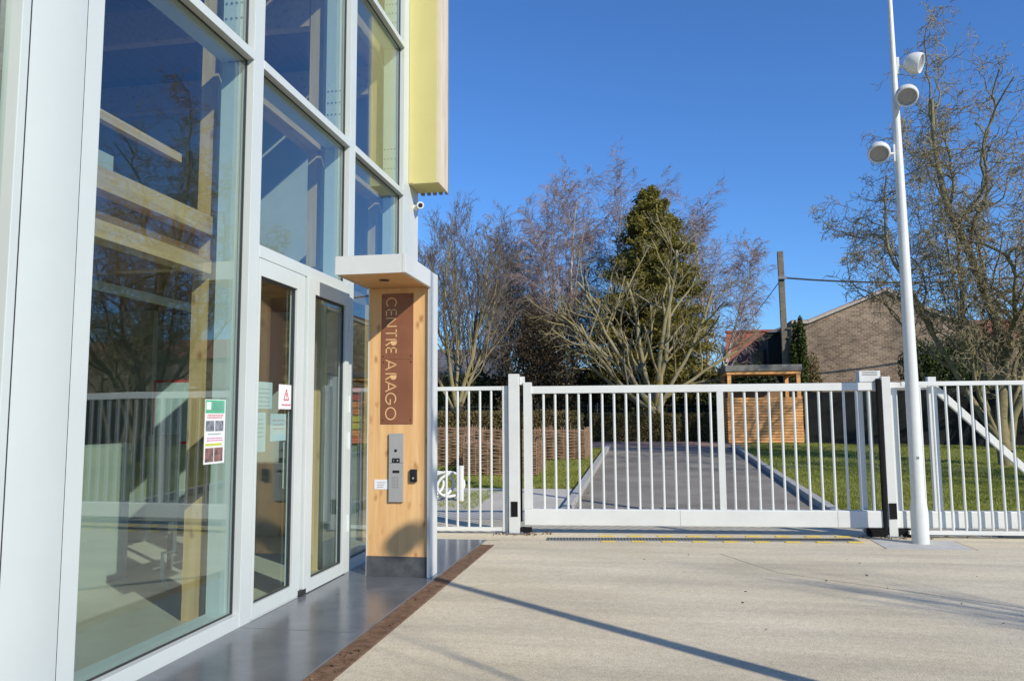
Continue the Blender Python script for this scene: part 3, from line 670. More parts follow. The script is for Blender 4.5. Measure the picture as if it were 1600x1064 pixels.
# catch posts
def gate_post(name, x0, x1, h, label, plates=True):
    P = empty(name, onl((x0 + x1) / 2, -.02), label, 'gate post')
    MB().beam(onl((x0 + x1) / 2, -.03, .005), onl((x0 + x1) / 2, -.03, h), .12, (x1 - x0), up=(1, 0, 0), bev=.004).build('post', 'white', P)
    pc = onl((x0 + x1) / 2 + .0, -.093, .33)
    bx = MB().beam(pc - gd * .045 + Vector((0, 0, 0)), pc + gd * .045, .008, .20); bx.build('cable_box', 'rubber', P)
    MB().beam(onl((x0 + x1) / 2, -.03, .004), onl((x0 + x1) / 2, -.03, .016), .20, (x1 - x0) + .1, up=(1, 0, 0)).build('base_plate', 'metalgrey', P)
    for sx_ in (-1, 1): MB().lathe([(.012, 0), (.012, .012), (.006, .016)], onl((x0 + x1) / 2 + sx_ * ((x1 - x0) / 2 + .028), -.10, .016), (0, 0, 1), 6).build('bolt', 'metalgrey', P)
    return P
P1 = gate_post('gate_post', -1.865, -1.725, 2.15, 'white square gate post at the closing end of the sliding gate')
MB().beam(onl(-1.92, .02, .02), onl(-1.92, .02, 1.99), .08, .08, up=(1, 0, 0), bev=.003).build('side_post', 'white', P1)
bb = MB(); bb.beam(onl(-1.72, 0, 2.06), onl(-1.65, 0, 2.06), .05, .11); bb.build('catch_bracket', 'white', P1)
MB().beam(onl(-1.715, .04, .15), onl(-1.715, .04, 1.85), .03, .03, up=(1, 0, 0)).build('rubber_edge', 'rubber', P1)
box('roller', onl(-1.66, 0, .02) - Vector((.09, .05, 0)), onl(-1.66, 0, .08) + Vector((.09, .05, 0)), 'rubber', P1, .01)
P2 = gate_post('gate_post', 3.02, 3.125, 2.055, 'white square gate post with black rubber edge next to the lamp post')
MB().beam(onl(2.982, -.045, .06), onl(2.982, -.045, 2.03), .07, .05, up=(1, 0, 0), bev=.012).build('rubber_edge', 'rubber', P2)
MB().beam(onl(3.185, .02, .03), onl(3.185, .02, 1.98), .08, .085, up=(1, 0, 0), bev=.003).build('side_post', 'white', P2)
MB().beam(onl(2.80, .14, .02), onl(2.80, .14, 2.03), .07, .07, up=(1, 0, 0), bev=.003).build('rear_post', 'white', P2)
MB().beam(onl(2.92, .14, .02), onl(2.92, .14, 1.94), .05, .05, up=(1, 0, 0), bev=.003).build('rear_post', 'white', P2)
box('guide_roller', onl(3.0, .0, .0) - Vector((.22, .08, 0)), onl(3.0, 0, .1) + Vector((.32, .08, 0)), 'rubber', P2, .015)
MT = empty('gate_motor_box', onl(2.92, .12, 1.98), 'white louvred control box on top of the posts at the right end of the gate', 'control box')
MB().beam(onl(2.79, .14, 2.065), onl(3.06, .14, 2.065), .14, .15, bev=.006).build('housing', 'white', MT)
for k in range(3): MB().beam(onl(2.83, .067, 2.085 + k * .02), onl(3.02, .067, 2.085 + k * .02), .004, .005).build('louvre', 'metalgrey', MT)
def fence(name, x0, x1, off, z0, z1, label, xb, sp):
    Fn = empty(name, onl((x0 + x1) / 2, off), label, 'fence')
    gbeam(x0, x1, z1 - .055, z1, .045, off).build('top_rail', 'white', Fn)
    gbeam(x0, x1, z0, z0 + .05, .045, off).build('bottom_rail', 'white', Fn)
    b0 = None; x = xb
    while x < x1 - .03:
        p = onl(x, off, (z0 + z1) / 2)
        if b0 is None: b0 = MB().tube([p - Vector((0, 0, (z1 - z0) / 2 - .05)), p + Vector((0, 0, (z1 - z0) / 2 - .053))], .0165, 8).build('bar', 'white', Fn, True)
        else: rep(b0, p)
        x += sp
    return Fn
FL = fence('bar_fence', -4.6, -1.965, -.045, .035, 1.985, 'white bar fence panel between the wooden pillar and the left gate post', -2.886 - .155 * 10, .155)
FR = fence('bar_fence', 3.235, 12.4, -.13, .045, 1.98, 'long white bar fence running right from the lamp post in front of the gate tail', 3.30, .1575)
for x in (6.0, 8.4, 10.8): MB().beam(onl(x, -.10, 0), onl(x, -.10, 2.0), .06, .06, up=(1, 0, 0)).build('post', 'white', FR)
box('foot', onl(4.6, .0, .0) - Vector((.2, .06, 0)), onl(4.6, 0, .07) + Vector((.2, .06, 0)), 'metalgrey', FR)
# gate track with yellow dashes
GT = empty('gate_track', (.6, 10.3, 0), 'flat metal slotted track across the entrance with yellow dashes beside it', 'gate track')
def tl(x, off, z): return Vector((x, 10.12 + (x + 1.35) * .105, z)) + Vector((-.11, 1, 0)).normalized() * off
MB().beam(tl(-1.3, 0, .004), tl(2.55, 0, .004), .22, .012).build('channel', 'metalgrey', GT)
tb = MB()
for k in range(95): 
    x = -1.28 + k * .04; tb.beam(tl(x, -.075, .013), tl(x, .075, .013), .02, .006)
tb.build('slots', 'gasket', GT)
y0_ = None
for x in [-.62 + k * .375 for k in range(9)]:
    p0, p1 = tl(x, -.165, .006), tl(x + .18, -.165, .006); MB().beam(p0, p1, .07, .006).build('yellow_dash', 'yellowpaint', GT)
    p0, p1 = tl(x, .28, .006), tl(x + .18, .28, .006); MB().beam(p0, p1, .07, .006).build('yellow_dash', 'yellowpaint', GT)

# ------------------------------------------------------------------ lamp posts
HEADS = (((6.03, (.25, -.02, 0), (.84, -.46, -.32)), (5.53, (.06, -.24, 0), (-.20, -.72, -.62)), (4.88, (-.25, -.06, 0), (-.20, -.72, -.62))),
         ((6.03, (.20, .12, 0), (.8, .3, -.5)), (5.53, (.22, .06, 0), (.8, .3, -.6)), (4.88, (-.21, -.05, 0), (-.6, -.3, -.6))))
def lamp_post(x, y, label, hs):
    Lp = empty('lamp_post', (x, y, 0), label, 'lamp post', 'white lamp posts with round floodlights')
    MB().lathe([(.098, 0), (.098, .42), (.078, .55), (.076, 2.0), (.055, 4.4), (.043, 5.4), (.034, 6.3), (.026, 7.3), (.02, 7.6)], (x, y, 0), (0, 0, 1), 28).build('pole', 'white', Lp, True)
    box('hatch', (x - .012, y - .082, 1.02), (x + .012, y - .074, 1.05), 'metalgrey', Lp)
    for (z, off, ax) in HEADS[hs]:
        o = Vector(off); c = Vector((x, y, z)) + o; a = Vector(ax).normalized()
        MB().tube([Vector((x, y, z - .02)), Vector((x, y, z - .02)) + o * .8, c - a * .06], .018, 8).build('arm', 'white', Lp, True)
        MB().beam((x + o.normalized().x * .05, y + o.normalized().y * .05, z - .12), (x + o.normalized().x * .05, y + o.normalized().y * .05, z + .10), .03, .03, up=(1, 0, 0)).build('bracket', 'white', Lp)
        h = MB().lathe([(q_ * .9, h_ * .9) for q_, h_ in ((.02, -.150), (.060, -.142), (.098, -.118), (.128, -.078), (.145, -.03), (.151, .02), (.148, .06), (.140, .085), (.130, .090), (.122, .086), (.118, .055))], c, a, 28).build('floodlight', 'white', Lp, True)
        MB().lathe([(.105, .051), (.105, .055), (.04, .058), (.03, .055)], c, a, 24).build('lens', 'lens', h)
    return Lp
lamp_post(3.235, 10.36, 'tall white lamp post with three round floodlights standing by the gate', 0)
lamp_post(3.47, 2.74, 'white lamp post with round floodlights nearer the viewer beside the forecourt', 1)
box('pole_footing', (2.72, 9.92, -.02), (3.66, 10.58, .006), 'concrete_patch', None)['kind'] = 'structure'

# ------------------------------------------------------------------ timber hut
H = empty('timber_hut', (4.1, 29.6, .6), 'small orange timber shelter with slatted sides and flat grey roof behind the gate', 'hut')
hx0, hx1, hy0, hy1, hz = 2.87, 5.37, 28.9, 31.4, .58
for (x, y) in ((hx0, hy0), (hx1 - .13, hy0), (hx0, hy1 - .13), (hx1 - .13, hy1 - .13)):
    box('post', (x, y, hz), (x + .13, y + .13, 3.16), 'hutpost', H)
for k in range(16):
    z = hz + .05 + k * .1
    box('slat', (hx0 - .03, hy0 - .035, z), (hx1 + .03, hy0 - .002, z + .082), 'hutwood', H)
    box('slat', (hx0 - .035, hy0, z), (hx0 - .002, hy1, z + .075), 'hutwood', H)
    box('slat', (hx1 + .002, hy0, z), (hx1 + .035, hy1, z + .075), 'hutwood', H)
box('rear_wall', (hx0 + .13, hy1 - .06, hz), (hx1 - .13, hy1 - .02, 2.5), 'dkwood', H)
box('inner_lining', (hx0 + .14, hy0 + .02, hz), (hx1 - .14, hy0 + .05, 2.10), 'dkwood', H)
box('roof_beam', (hx0 - .02, hy0 - .02, 3.04), (hx1 + .02, hy0 + .12, 3.159), 'hutwood', H)
box('roof_beam', (hx0 - .021, hy0 + .12, 3.04), (hx0 + .12, hy1, 3.159), 'hutpost', H); box('roof_beam', (hx1 - .12, hy0 + .12, 3.04), (hx1 + .021, hy1, 3.159), 'hutpost', H)
box('ceiling', (hx0 + .12, hy0 + .12, 3.10), (hx1 - .12, hy1, 3.13), 'hutwood', H)
box('roof', (hx0 - .06, hy0 - .07, 3.16), (hx1 + .06, hy1 + .06, 3.37), 'felt', H)

# ------------------------------------------------------------------ woven planters, bike rack, hedges
def planter(x0, x1, y0, y1, h, label):
    z = tz((y0 + y1) / 2) - .02
    P = empty('woven_planter', ((x0 + x1) / 2, (y0 + y1) / 2, z), label, 'planter', 'woven willow planters on the grass')
    q = random.Random(int(x0 * 77))
    st = MB(); edges = [((x0, y0), (x1, y0)), ((x0, y1), (x1, y1)), ((x0, y0), (x0, y1)), ((x1, y0), (x1, y1))]
    segs = []; stk = []
    for (a, b) in edges:
        L = math.hypot(b[0] - a[0], b[1] - a[1]); ns = max(3, int(L / .28)); nx, ny = (b[1] - a[1]) / L, (a[0] - b[0]) / L
        for i in range(ns + 1):
            t = i / ns; stk.append((a[0] + (b[0] - a[0]) * t, a[1] + (b[1] - a[1]) * t, z, a[0] + (b[0] - a[0]) * t, a[1] + (b[1] - a[1]) * t, z + h + q.uniform(.02, .09), .018, .015))
        rows = int(h / .042)
        for r in range(rows):
            zz = z + .03 + r * .042; ph = 1 if r % 2 else -1; m = ns * 2; pr = None; rr = q.uniform(.014, .021)
            for i in range(m + 1):
                t = i / m; o = ph * .025 * math.sin(math.pi * (i + .0) / 2 + .0) * (1 if i % 2 else 0)
                o = .024 * ph * (1 if (i // 2) % 2 else -1) if i % 2 else 0
                pt = (a[0] + (b[0] - a[0]) * t + nx * o, a[1] + (b[1] - a[1]) * t + ny * o, zz + q.uniform(-.006, .006))
                if pr: segs.append((*pr, *pt, rr, rr))
                pr = pt
    segmesh('woven_rods', segs, 'wicker', P, 5, 'stuff'); segmesh('stakes', stk, 'wicker', P, 6, 'stuff')
    box('soil', (x0 + .05, y0 + .05, z + .02), (x1 - .05, y1 - .05, z + h * .75), 'soil', P)
planter(-4.28, -2.55, 18.1, 19.8, .78, 'nearest low woven willow planter just behind the left gate post')
planter(-6.6, -4.85, 20.0, 21.8, .80, 'woven willow planter seen furthest left between the white fence bars')
planter(-5.1, -3.2, 22.6, 24.6, .82, 'woven willow planter in the back row left of centre')
planter(-2.95, -1.75, 22.2, 24.4, .84, 'tall woven willow planter at the back nearest the driveway kerb')
planter(-7.6, -5.7, 24.4, 26.0, .82, 'woven willow planter at the back left below the leafless tree')
BK = empty('bike_rack', (-3.6, 14, .05), 'white tubular spiral bicycle rack beside the path behind the left fence', 'bike rack')
pts = []
for k in range(240):
    t = k / 240; a = t * 2 * math.pi * 9; pts.append((-5.2 + t * 1.75 + .27 * math.sin(a), 14 + .16 * math.sin(a + .8), .36 + .21 * math.cos(a)))
MB().tube(pts, .026, 6).build('spiral_tube', 'white', BK, True)
MB().tube([(-3.335, 13.9, .06), (-3.335, 13.9, .70)], .055, 10).build('post', 'white', BK, True)
MB().tube([(-5.32, 14, .06), (-5.32, 14, .70)], .055, 10).build('post', 'white', BK, True)
BW = 3
def hedge(name, x0, x1, y0, y1, z1, mat, label, n, size, rag=.05, core=True, cat='hedge', group=None):
    Hh = empty(name, ((x0 + x1) / 2, (y0 + y1) / 2, tz(y0)), label, cat, group); z0 = tz(y0) - .02
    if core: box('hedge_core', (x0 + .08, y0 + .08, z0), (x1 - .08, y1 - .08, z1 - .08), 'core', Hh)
    k = NR.rand(n); P = np.stack([x0 + (x1 - x0) * NR.rand(n), y0 + (y1 - y0) * NR.rand(n), z0 + (z1 - z0) * NR.rand(n)], 1)
    f = k < .62; P[f, 1] = y0 + np.abs(NR.randn(f.sum())) * .05 - rag * .5
    t = (k >= .62) & (k < .9); P[t, 2] = z1 + NR.randn(t.sum()) * rag
    s = k >= .9; P[s, 0] = np.where(NR.rand(s.sum()) < .5, x0, x1) + NR.randn(s.sum()) * .04
    leafmesh('leaves', P, size, mat, Hh); return Hh
hedge('hedge', -2.3, 3.0, 30.3, 31.1, 1.62, 'hedge', 'clipped brownish hedge behind the driveway end in front of the dark evergreens', 26000, .035)
hedge('hedge', -9.5, -2.5, 29.6, 30.4, 1.72, 'hedge', 'clipped hedge running behind the woven planters on the left', 24000, .04)
hedge('evergreen_hedge', -16, -2.2, 33.2, 35.2, 3.1, 'darkhedge', 'tall dark evergreen hedge behind the clipped hedge on the left', 30000, .09, .2)
hedge('evergreen_hedge', -2.1, 5.2, 33.0, 35.0, 3.0, 'darkhedge', 'tall dark evergreen hedge behind the pollarded tree', 24000, .09, .25)
# wire fence between hedge and evergreens
WF = empty('wire_fence', (-3, 32, .7), 'thin wire mesh fence standing behind the clipped hedges', 'fence')
for k in range(9): MB().tube([(-12 + k * 2, 32.2, .7), (-12 + k * 2, 32.2, 2.15)], .025, 6).build('post', 'wire', WF)
sg = [(-12, 32.2, z, 4, 32.2, z, .008, .008) for z in np.arange(.9, 2.16, .16)] + [(x, 32.2, .75, x, 32.2, 2.12, .005, .005) for x in np.arange(-12, 4, .16)]
segmesh('mesh_wires', sg, 'wire', WF, 3, 'stuff')
# dark windbreak fence on the right
DF = empty('windbreak_fence', (9, 28, .5), 'black windbreak mesh fence at the back of the right hand lawn', 'fence')
def dfl(x): return 29.0 - (x - 5.45) * .22
for k in range(7):
    xa = 5.50 + k * 2.5; xb = xa + 2.46
    MB().beam((xa, dfl(xa), 1.45), (xb, dfl(xb), 1.45), .03, 1.86).build('mesh_panel', 'screen', DF)
    MB().tube([(xa, dfl(xa) - .03, tz(dfl(xa))), (xa, dfl(xa) - .03, 2.5)], .04, 6).build('post', 'wire', DF)

# ------------------------------------------------------------------ houses and pole behind
HB = empty('brick_house', (13, 46, .7), 'old brown brick house with a wide gable end facing the gate', 'house')
gp = [(8.0, 45, .6), (8.0, 45, 6.70), (8.87, 45, 6.70), (13.04, 45, 8.38), (15.4, 45, 7.05), (17.5, 45, 6.3), (17.5, 45, .6)]
MB().prism(gp, (0, 10, 0)).build('wall', 'brick', HB)
for p, q in ((gp[1], gp[2]), (gp[2], gp[3]), (gp[3], gp[4]), (gp[4], gp[5])):
    MB().beam((p[0], 50, p[2] + .06), (q[0], 50, q[2] + .06), 10.3, .12).build('roof', 'redtile', HB)
    MB().beam((p[0], 44.9, p[2] + .0), (q[0], 44.9, q[2] + .0), .12, .16).build('verge', 'coping', HB)
RH = empty('brick_barn', (25, 46, .7), 'long brick barn with red tiled roof behind the twisted willow', 'barn')
box('wall', (17.6, 44.5, .6), (44, 53, 5.4), 'brick', RH)
MB().prism([(17.3, 44.2, 5.38), (17.3, 48.75, 7.0), (17.3, 53.3, 5.38)], (27, 0, 0)).build('roof', 'redtile', RH)
for x in (21, 25, 29, 33): 
    w_ = box('window', (x, 44.47, 2.2), (x + 1.1, 44.499, 3.6), 'white', RH); box('pane', (x + .08, 44.45, 2.28), (x + 1.02, 44.469, 3.52), 'black', w_)
SH = empty('red_roof_house', (6.7, 50, .7), 'small brick house with steep red tiled roof behind the timber hut', 'house')
MB().prism([(4.75, 48.3, .6), (4.75, 48.3, 3.7), (5.35, 52, 6.7), (4.75, 56, 3.7), (4.75, 56, .6)], (6, 0, 0)).build('wall', 'brick2', SH)
MB().prism([(4.70, 48.0, 3.62), (5.15, 51.6, 6.8), (5.20, 51.9, 6.8), (11.0, 51.9, 6.8), (11.0, 48.0, 3.62)][:2] + [(11.0, 51.6, 6.8), (11.0, 48.0, 3.62)], (0, .14, .14)).build('roof', 'redtile', SH)
MB().beam((5.1, 51.7, 6.98), (11, 51.7, 6.98), .25, .14).build('ridge_tiles', 'redtile', SH)
ch = box('chimney', (6.1, 47.3, 2.9), (6.75, 47.9, 5.35), 'brick', SH); box('chimney_cap', (6.05, 47.25, 5.352), (6.8, 47.95, 5.5), 'slate', ch)
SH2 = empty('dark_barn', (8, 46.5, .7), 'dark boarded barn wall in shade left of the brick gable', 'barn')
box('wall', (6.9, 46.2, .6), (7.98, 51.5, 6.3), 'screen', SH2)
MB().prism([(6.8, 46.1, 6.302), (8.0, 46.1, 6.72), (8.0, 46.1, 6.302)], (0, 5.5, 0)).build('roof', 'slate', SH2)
HL = empty('slate_roof_house', (-14, 49, .7), 'long low house with grey slate roof behind the trees on the left', 'house')
box('wall', (-34, 45.5, .6), (-8.9, 53, 3.45), 'render', HL)
MB().prism([(-34.4, 45.0, 3.35), (-34.4, 49.2, 6.0), (-34.4, 53.5, 3.35)], (25.7, 0, 0)).build('roof', 'slate', HL)
for x in (-30, -26, -22, -18, -14, -11): 
    w_ = box('window', (x, 45.46, 1.6), (x + 1.3, 45.499, 2.9), 'white', HL); box('pane', (x + .08, 45.44, 1.68), (x + 1.22, 45.459, 2.82), 'black', w_)
UP = empty('utility_pole', (6.75, 40, .7), 'tall weathered utility pole rising beside the brick gable', 'utility pole')
MB().beam((6.80, 40, .6), (6.72, 40, 9.7), .24, .27, up=(1, 0, 0), bev=.01).build('pole', 'pole_conc', UP)
for z in np.arange(2.2, 6.2, .45): box('step', (6.86, 39.78, float(z)), (7.03, 39.86, float(z) + .05), 'pole_conc', UP)
box('cable_clamp', (6.55, 39.75, 8.28), (6.95, 39.86, 8.42), 'metalgrey', UP)
def cable(p, q, sag, label, r=.028):
    pts = [Vector(p).lerp(Vector(q), t / 16) - Vector((0, 0, sag * 4 * (t / 16) * (1 - t / 16))) for t in range(17)]
    o = MB().tube(pts, r, 5).build('overhead_cable', 'cable', None, True); tag(o, label, 'cable', 'overhead cables on the utility pole')
cable((6.75, 39.8, 8.35), (30, 42, 10.2), 1.1, 'overhead cable running right from the utility pole through the willow twigs', .045)
cable((6.75, 39.8, 8.35), (5.0, 47.5, 5.9), .1, 'thin cable slanting down left from the utility pole to the red roof', .022)

# ------------------------------------------------------------------ trees
def rot(d, ang, az):
    d = Vector(d); x = d.orthogonal().normalized(); y = d.cross(x); return (d * math.cos(ang) + (x * math.cos(az) + y * math.sin(az)) * math.sin(ang)).normalized()
def grow(p, d, L, r, lv, P, q, out):
    c = P[lv]; n = c['n']; step = L / n; p = Vector(p); d = Vector(d).normalized(); rr = r; last = lv == len(P) - 1
    pts = []
    w = c.get('w', .1); up = c.get('up', 0); tip = c.get('tip', .35)
    for i in range(n):
        d = (d + Vector((q.gauss(0, w), q.gauss(0, w), q.gauss(0, w) + up))).normalized()
        p1 = p + d * step; r1 = r * (1 - (i + 1) / n * (1 - tip)); out[lv].append((p.x, p.y, p.z, p1.x, p1.y, p1.z, rr, r1)); pts.append((p1.copy(), d.copy(), r1, (i + 1) / n)); p = p1; rr = r1
    if last: return
    k = c['k']; s = c.get('s', .25)
    for j in range(k):
        t = s + (1 - s) * (j + q.random()) / k; i = min(n - 1, int(t * n)); pp, dd, r_, _ = pts[i]
        pp = pp - dd * step * q.random()
        ang = R_(c['a'] + q.uniform(-12, 12)); nd = rot(dd, ang, q.uniform(0, 6.283))
        ln = L * c['l'] * (1 - c.get('sh', .5) * (t - s)) * q.uniform(.75, 1.25)
        grow(pp, nd, ln, min(r_ * c.get('r', .5), r_ * .95), lv + 1, P, q, out)
def tree(name, label, base, stems, P, bark, twig, seed, cat='tree', group=None, split=1, twr=None, nside=(7, 5, 4, 3, 3)):
    q = random.Random(seed); out = [[] for _ in P]
    for (d, L, r, off) in stems: grow(Vector(base) + Vector(off), d, L, r, 0, P, q, out)
    t = empty(name, base, label, cat, group)
    a = []; b = []
    for i, o in enumerate(out):
        (a if i <= split else b).extend(o)
    B_ = np.array(b); 
    if twr is not None: B_[:, 6:8] = np.maximum(B_[:, 6:8], twr)
    segmesh('trunk', a, bark, t, 7); segmesh('crown', B_, twig, t, 3)
    return t
# twisted willow, right
PW = [dict(n=16, w=.11, up=.07, k=9, s=.15, a=32, l=.50, r=.55, tip=.25, sh=.4), dict(n=14, w=.27, up=.12, k=8, s=.15, a=36, l=.48, r=.55, tip=.3),
      dict(n=13, w=.42, up=.04, k=6, s=.15, a=48, l=.5, r=.6, tip=.4), dict(n=10, w=.36, up=.0, k=4, s=.15, a=44, l=.75, r=.7, tip=.5), dict(n=7, w=.34, up=-.04)]
tree('willow_tree', 'big leafless twisted willow with greenish trunk on the right hand lawn', (8.6, 21.0, .3),
     [((.02, 0, 1), 9.8, .17, (0, 0, 0)), ((-.42, -.1, .9), 7.8, .09, (0, 0, .3)), ((.5, .2, .9), 8.0, .11, (.1, 0, .4)), ((-.50, .1, .80), 6.2, .055, (-.1, 0, .6)), ((-.22, .3, 1), 7.6, .08, (0, .1, .7)), ((.2, -.2, 1), 8.6, .10, (0, .1, .7))], PW, 'bark_w', 'twig_w', 9, split=2, twr=.0065)
PW2 = [dict(n=13, w=.13, up=.04, k=9, s=.15, a=40, l=.5, r=.55, tip=.25), dict(n=10, w=.25, up=.05, k=7, s=.15, a=42, l=.5, r=.55, tip=.3),
      dict(n=10, w=.32, up=.02, k=7, s=.15, a=44, l=.65, r=.6, tip=.4), dict(n=7, w=.34, up=-.03)]
tree('willow_tree', 'smaller leafless willow standing behind the big twisted willow', (12.3, 25.3, .46),
     [((-.2, 0, 1), 6.0, .11, (0, 0, 0)), ((-.5, 0, .8), 4.6, .09, (-.2, 0, .2)), ((.3, 0, 1), 6.0, .10, (.2, 0, 0))], PW2, 'bark_w', 'twig_w', 8, split=1, twr=.008)
# birches
PB = [dict(n=16, w=.03, up=.05, k=26, s=.22, a=30, l=.36, r=.36, tip=.15, sh=.6), dict(n=8, w=.07, up=.12, k=8, s=.2, a=38, l=.42, r=.4, tip=.2),
      dict(n=6, w=.09, up=-.08, k=11, s=.1, a=30, l=.6, r=.6, tip=.4), dict(n=5, w=.09, up=-.20)]
for i, (b, H_, r, ln, lab) in enumerate([((-3.1, 36, .7), 11.2, .14, -.05, 'white barked birch left of the conifer with fine purple twigs'), ((-4.2, 36.6, .7), 10.9, .12, -.12, 'leftmost tall birch rising behind the dark brown bush'),
        ((-2.0, 37, .7), 11.2, .13, .03, 'birch whose crown touches the left side of the conifer'), ((3.0, 38.5, .7), 10.2, .13, .05, 'drooping birch standing right behind the conifer'), ((1.4, 39.0, .7), 11.0, .12, .02, 'birch hidden partly behind the conifer top')]):
    tree('birch_tree', lab, b, [((ln, 0, 1), H_, r, (0, 0, 0)), ((ln - .28 if i < 3 else ln + .3, 0, 1), H_ * .8, r * .6, (0, 0, .8))], PB, 'bark_b', 'twig_b', 30 + i, group='birches behind the driveway', split=1, twr=.0066)
# pollarded tree
PP = [dict(n=9, w=.09, up=.04, k=6, s=.18, a=44, l=.42, r=.55, tip=.55, sh=.3), dict(n=6, w=.12, up=.05, k=4, s=.25, a=48, l=.45, r=.62, tip=.75), dict(n=4, w=.15, up=.06, k=5, s=.3, a=38, l=.75, r=.3, tip=.85), dict(n=5, w=.16, up=.10, tip=.5)]
tree('pollarded_tree', 'stout pollarded tree with greenish stubby limbs at the end of the driveway', (.35, 30.6, .62),
     [((.0, 0, 1), 1.9, .26, (0, 0, 0)), ((-.12, .1, 1), 5.6, .105, (-.05, 0, 1.2)), ((.14, 0, 1), 5.9, .105, (.08, 0, 1.2)), ((-.5, -.1, .9), 5.4, .09, (-.08, 0, 1.1)), ((.48, .1, .85), 5.2, .085, (.1, 0, 1.1)),
      ((-.85, 0, .55), 4.4, .085, (-.1, 0, 1.2)), ((.85, -.1, .52), 3.7, .08, (.1, 0, 1.5)), ((-.95, 0, .30), 4.2, .075, (-.1, 0, 1.2)), ((-.75, .1, .7), 5.2, .085, (-.1, 0, 1.4)), ((0, -.3, 1), 6.0, .10, (0, 0, 1.4)), ((-.3, .2, 1), 6.2, .10, (0, 0, 1.4))], PP, 'bark_y', 'bark_y', 12, split=1, twr=.007)
# vase shaped tree left
PG = [dict(n=12, w=.07, up=.08, k=14, s=.15, a=28, l=.42, r=.5, tip=.2, sh=.5), dict(n=8, w=.10, up=.09, k=9, s=.2, a=32, l=.48, r=.5, tip=.3), dict(n=6, w=.12, up=.06, k=8, s=.2, a=36, l=.5, r=.6, tip=.5), dict(n=4, w=.2, up=.03)]
tree('leafless_tree', 'slender leafless tree with greenish branches behind the left fence', (-7.35, 30.0, .62),
     [((0, 0, 1), 1.6, .16, (0, 0, 0)), ((.30, 0, 1), 6.8, .10, (0, 0, 1.2)), ((-.25, 0, 1), 6.9, .10, (0, 0, 1.2)), ((.03, .2, 1), 7.2, .10, (0, 0, 1.2)), ((-.5, 0, .9), 5.6, .08, (0, 0, 1.1)), ((.5, 0, .9), 5.6, .08, (0, 0, 1.1))], PG, 'bark_y', 'twig_g', 21, split=1, twr=.006)
for i, (b, H_, lab) in enumerate([((-6.6, 37.5, .7), 8.6, 'grey leafless tree between the slender tree and the birches'), ((-9.2, 39, .7), 9.4, 'leafless tree rising behind the slate roof at far left'), ((-11.5, 38, .7), 9.2, 'leafless tree just showing beside the wooden pillar top'), ((-5.4, 41, .7), 8.0, 'small leafless tree behind the brown bush'), ((5.2, 60, .7), 6.0, 'faint distant tree left of the red roof house')]):
    tree('leafless_tree', lab, b, [((.05, 0, 1), H_, .13, (0, 0, 0)), ((-.3, .1, 1), H_ * .8, .09, (0, 0, 1)), ((.32, -.1, 1), H_ * .8, .09, (0, 0, 1))], PG, 'bark_g', 'twig_g', 50 + i, group='leafless trees on the left', split=1, twr=.0075)
# tree standing to the right of the viewer: throws the thin shadows on the forecourt
PS = [dict(n=12, w=.04, up=.05, k=12, s=.4, a=24, l=.3, r=.35, tip=.15), dict(n=6, w=.1, up=.12, k=5, s=.3, a=26, l=.45, r=.5, tip=.3), dict(n=4, w=.12, up=.05)]
tree('young_tree', 'young leafless tree on the right side of the forecourt nearest the viewer', (8.87, 1.5, 0), [((0, 0, 1), 6.3, .10, (0, 0, 0)), ((.07, .05, 1), 5.8, .06, (0, 0, .4)), ((-.09, .03, 1), 5.2, .05, (0, 0, .5)), ((.05, -.12, 1), 5.6, .05, (0, 0, .5)), ((-.05, -.08, 1), 4.6, .05, (0, 0, .6))], PS, 'bark_g', 'twig_g', 77)
tree('young_tree', 'thin leafless sapling beside the forecourt behind the viewer', (5.9, -.95, 0), [((0, 0, 1), 6.2, .05, (0, 0, 0))], PS[:1] + [dict(n=5, w=.1, up=.1)], 'bark_g', 'twig_g', 78, split=0)
tree('leafless_tree', 'leafless tree out on the right lawn that shades the driveway', (12.6, 13.2, .05), [((0, 0, 1), 8.6, .14, (0, 0, 0)), ((-.3, .1, 1), 6.6, .10, (0, 0, .8)), ((.3, .1, 1), 6.6, .10, (0, 0, .8))], PW2, 'bark_w', 'twig_w', 91, split=1, twr=.008)
# conifer
def conifer(base, H_, R0, label, n, seed, mat='conifer', name='conifer_tree', ex=.56):
    t = empty(name, base, label, 'tree'); q = np.random.RandomState(seed)
    MB().tube([base, (base[0], base[1], base[2] + H_ * .96)], [.18, .02], 8).build('trunk', 'bark_g', t, True)
    nb = 420; P = []
    for k in range(nb):
        z = (k / nb) ** .9; r = R0 * (1 - z) ** ex * q.uniform(.6, 1.13) + .02; a = q.uniform(0, 2 * math.pi)
        m = int(n / nb * (.45 + 1.1 * (1 - z))); s = q.rand(m) ** .45; sp = .03 + .11 * r * (1 - s * .3)
        zz = base[2] + .2 + z * H_ + .22 * s * r * (1 - z) + q.randn(m) * .10
        P.append(np.stack([base[0] + np.cos(a) * r * s + q.randn(m) * sp, base[1] + np.sin(a) * r * s + q.randn(m) * sp, zz], 1))
    leafmesh('foliage', np.concatenate(P), .085, mat, t, aspect=.35)
conifer((.35, 35.2, .7), 10.9, 3.6, 'tall green conifer between the birches behind the pollarded tree', 125000, 3)
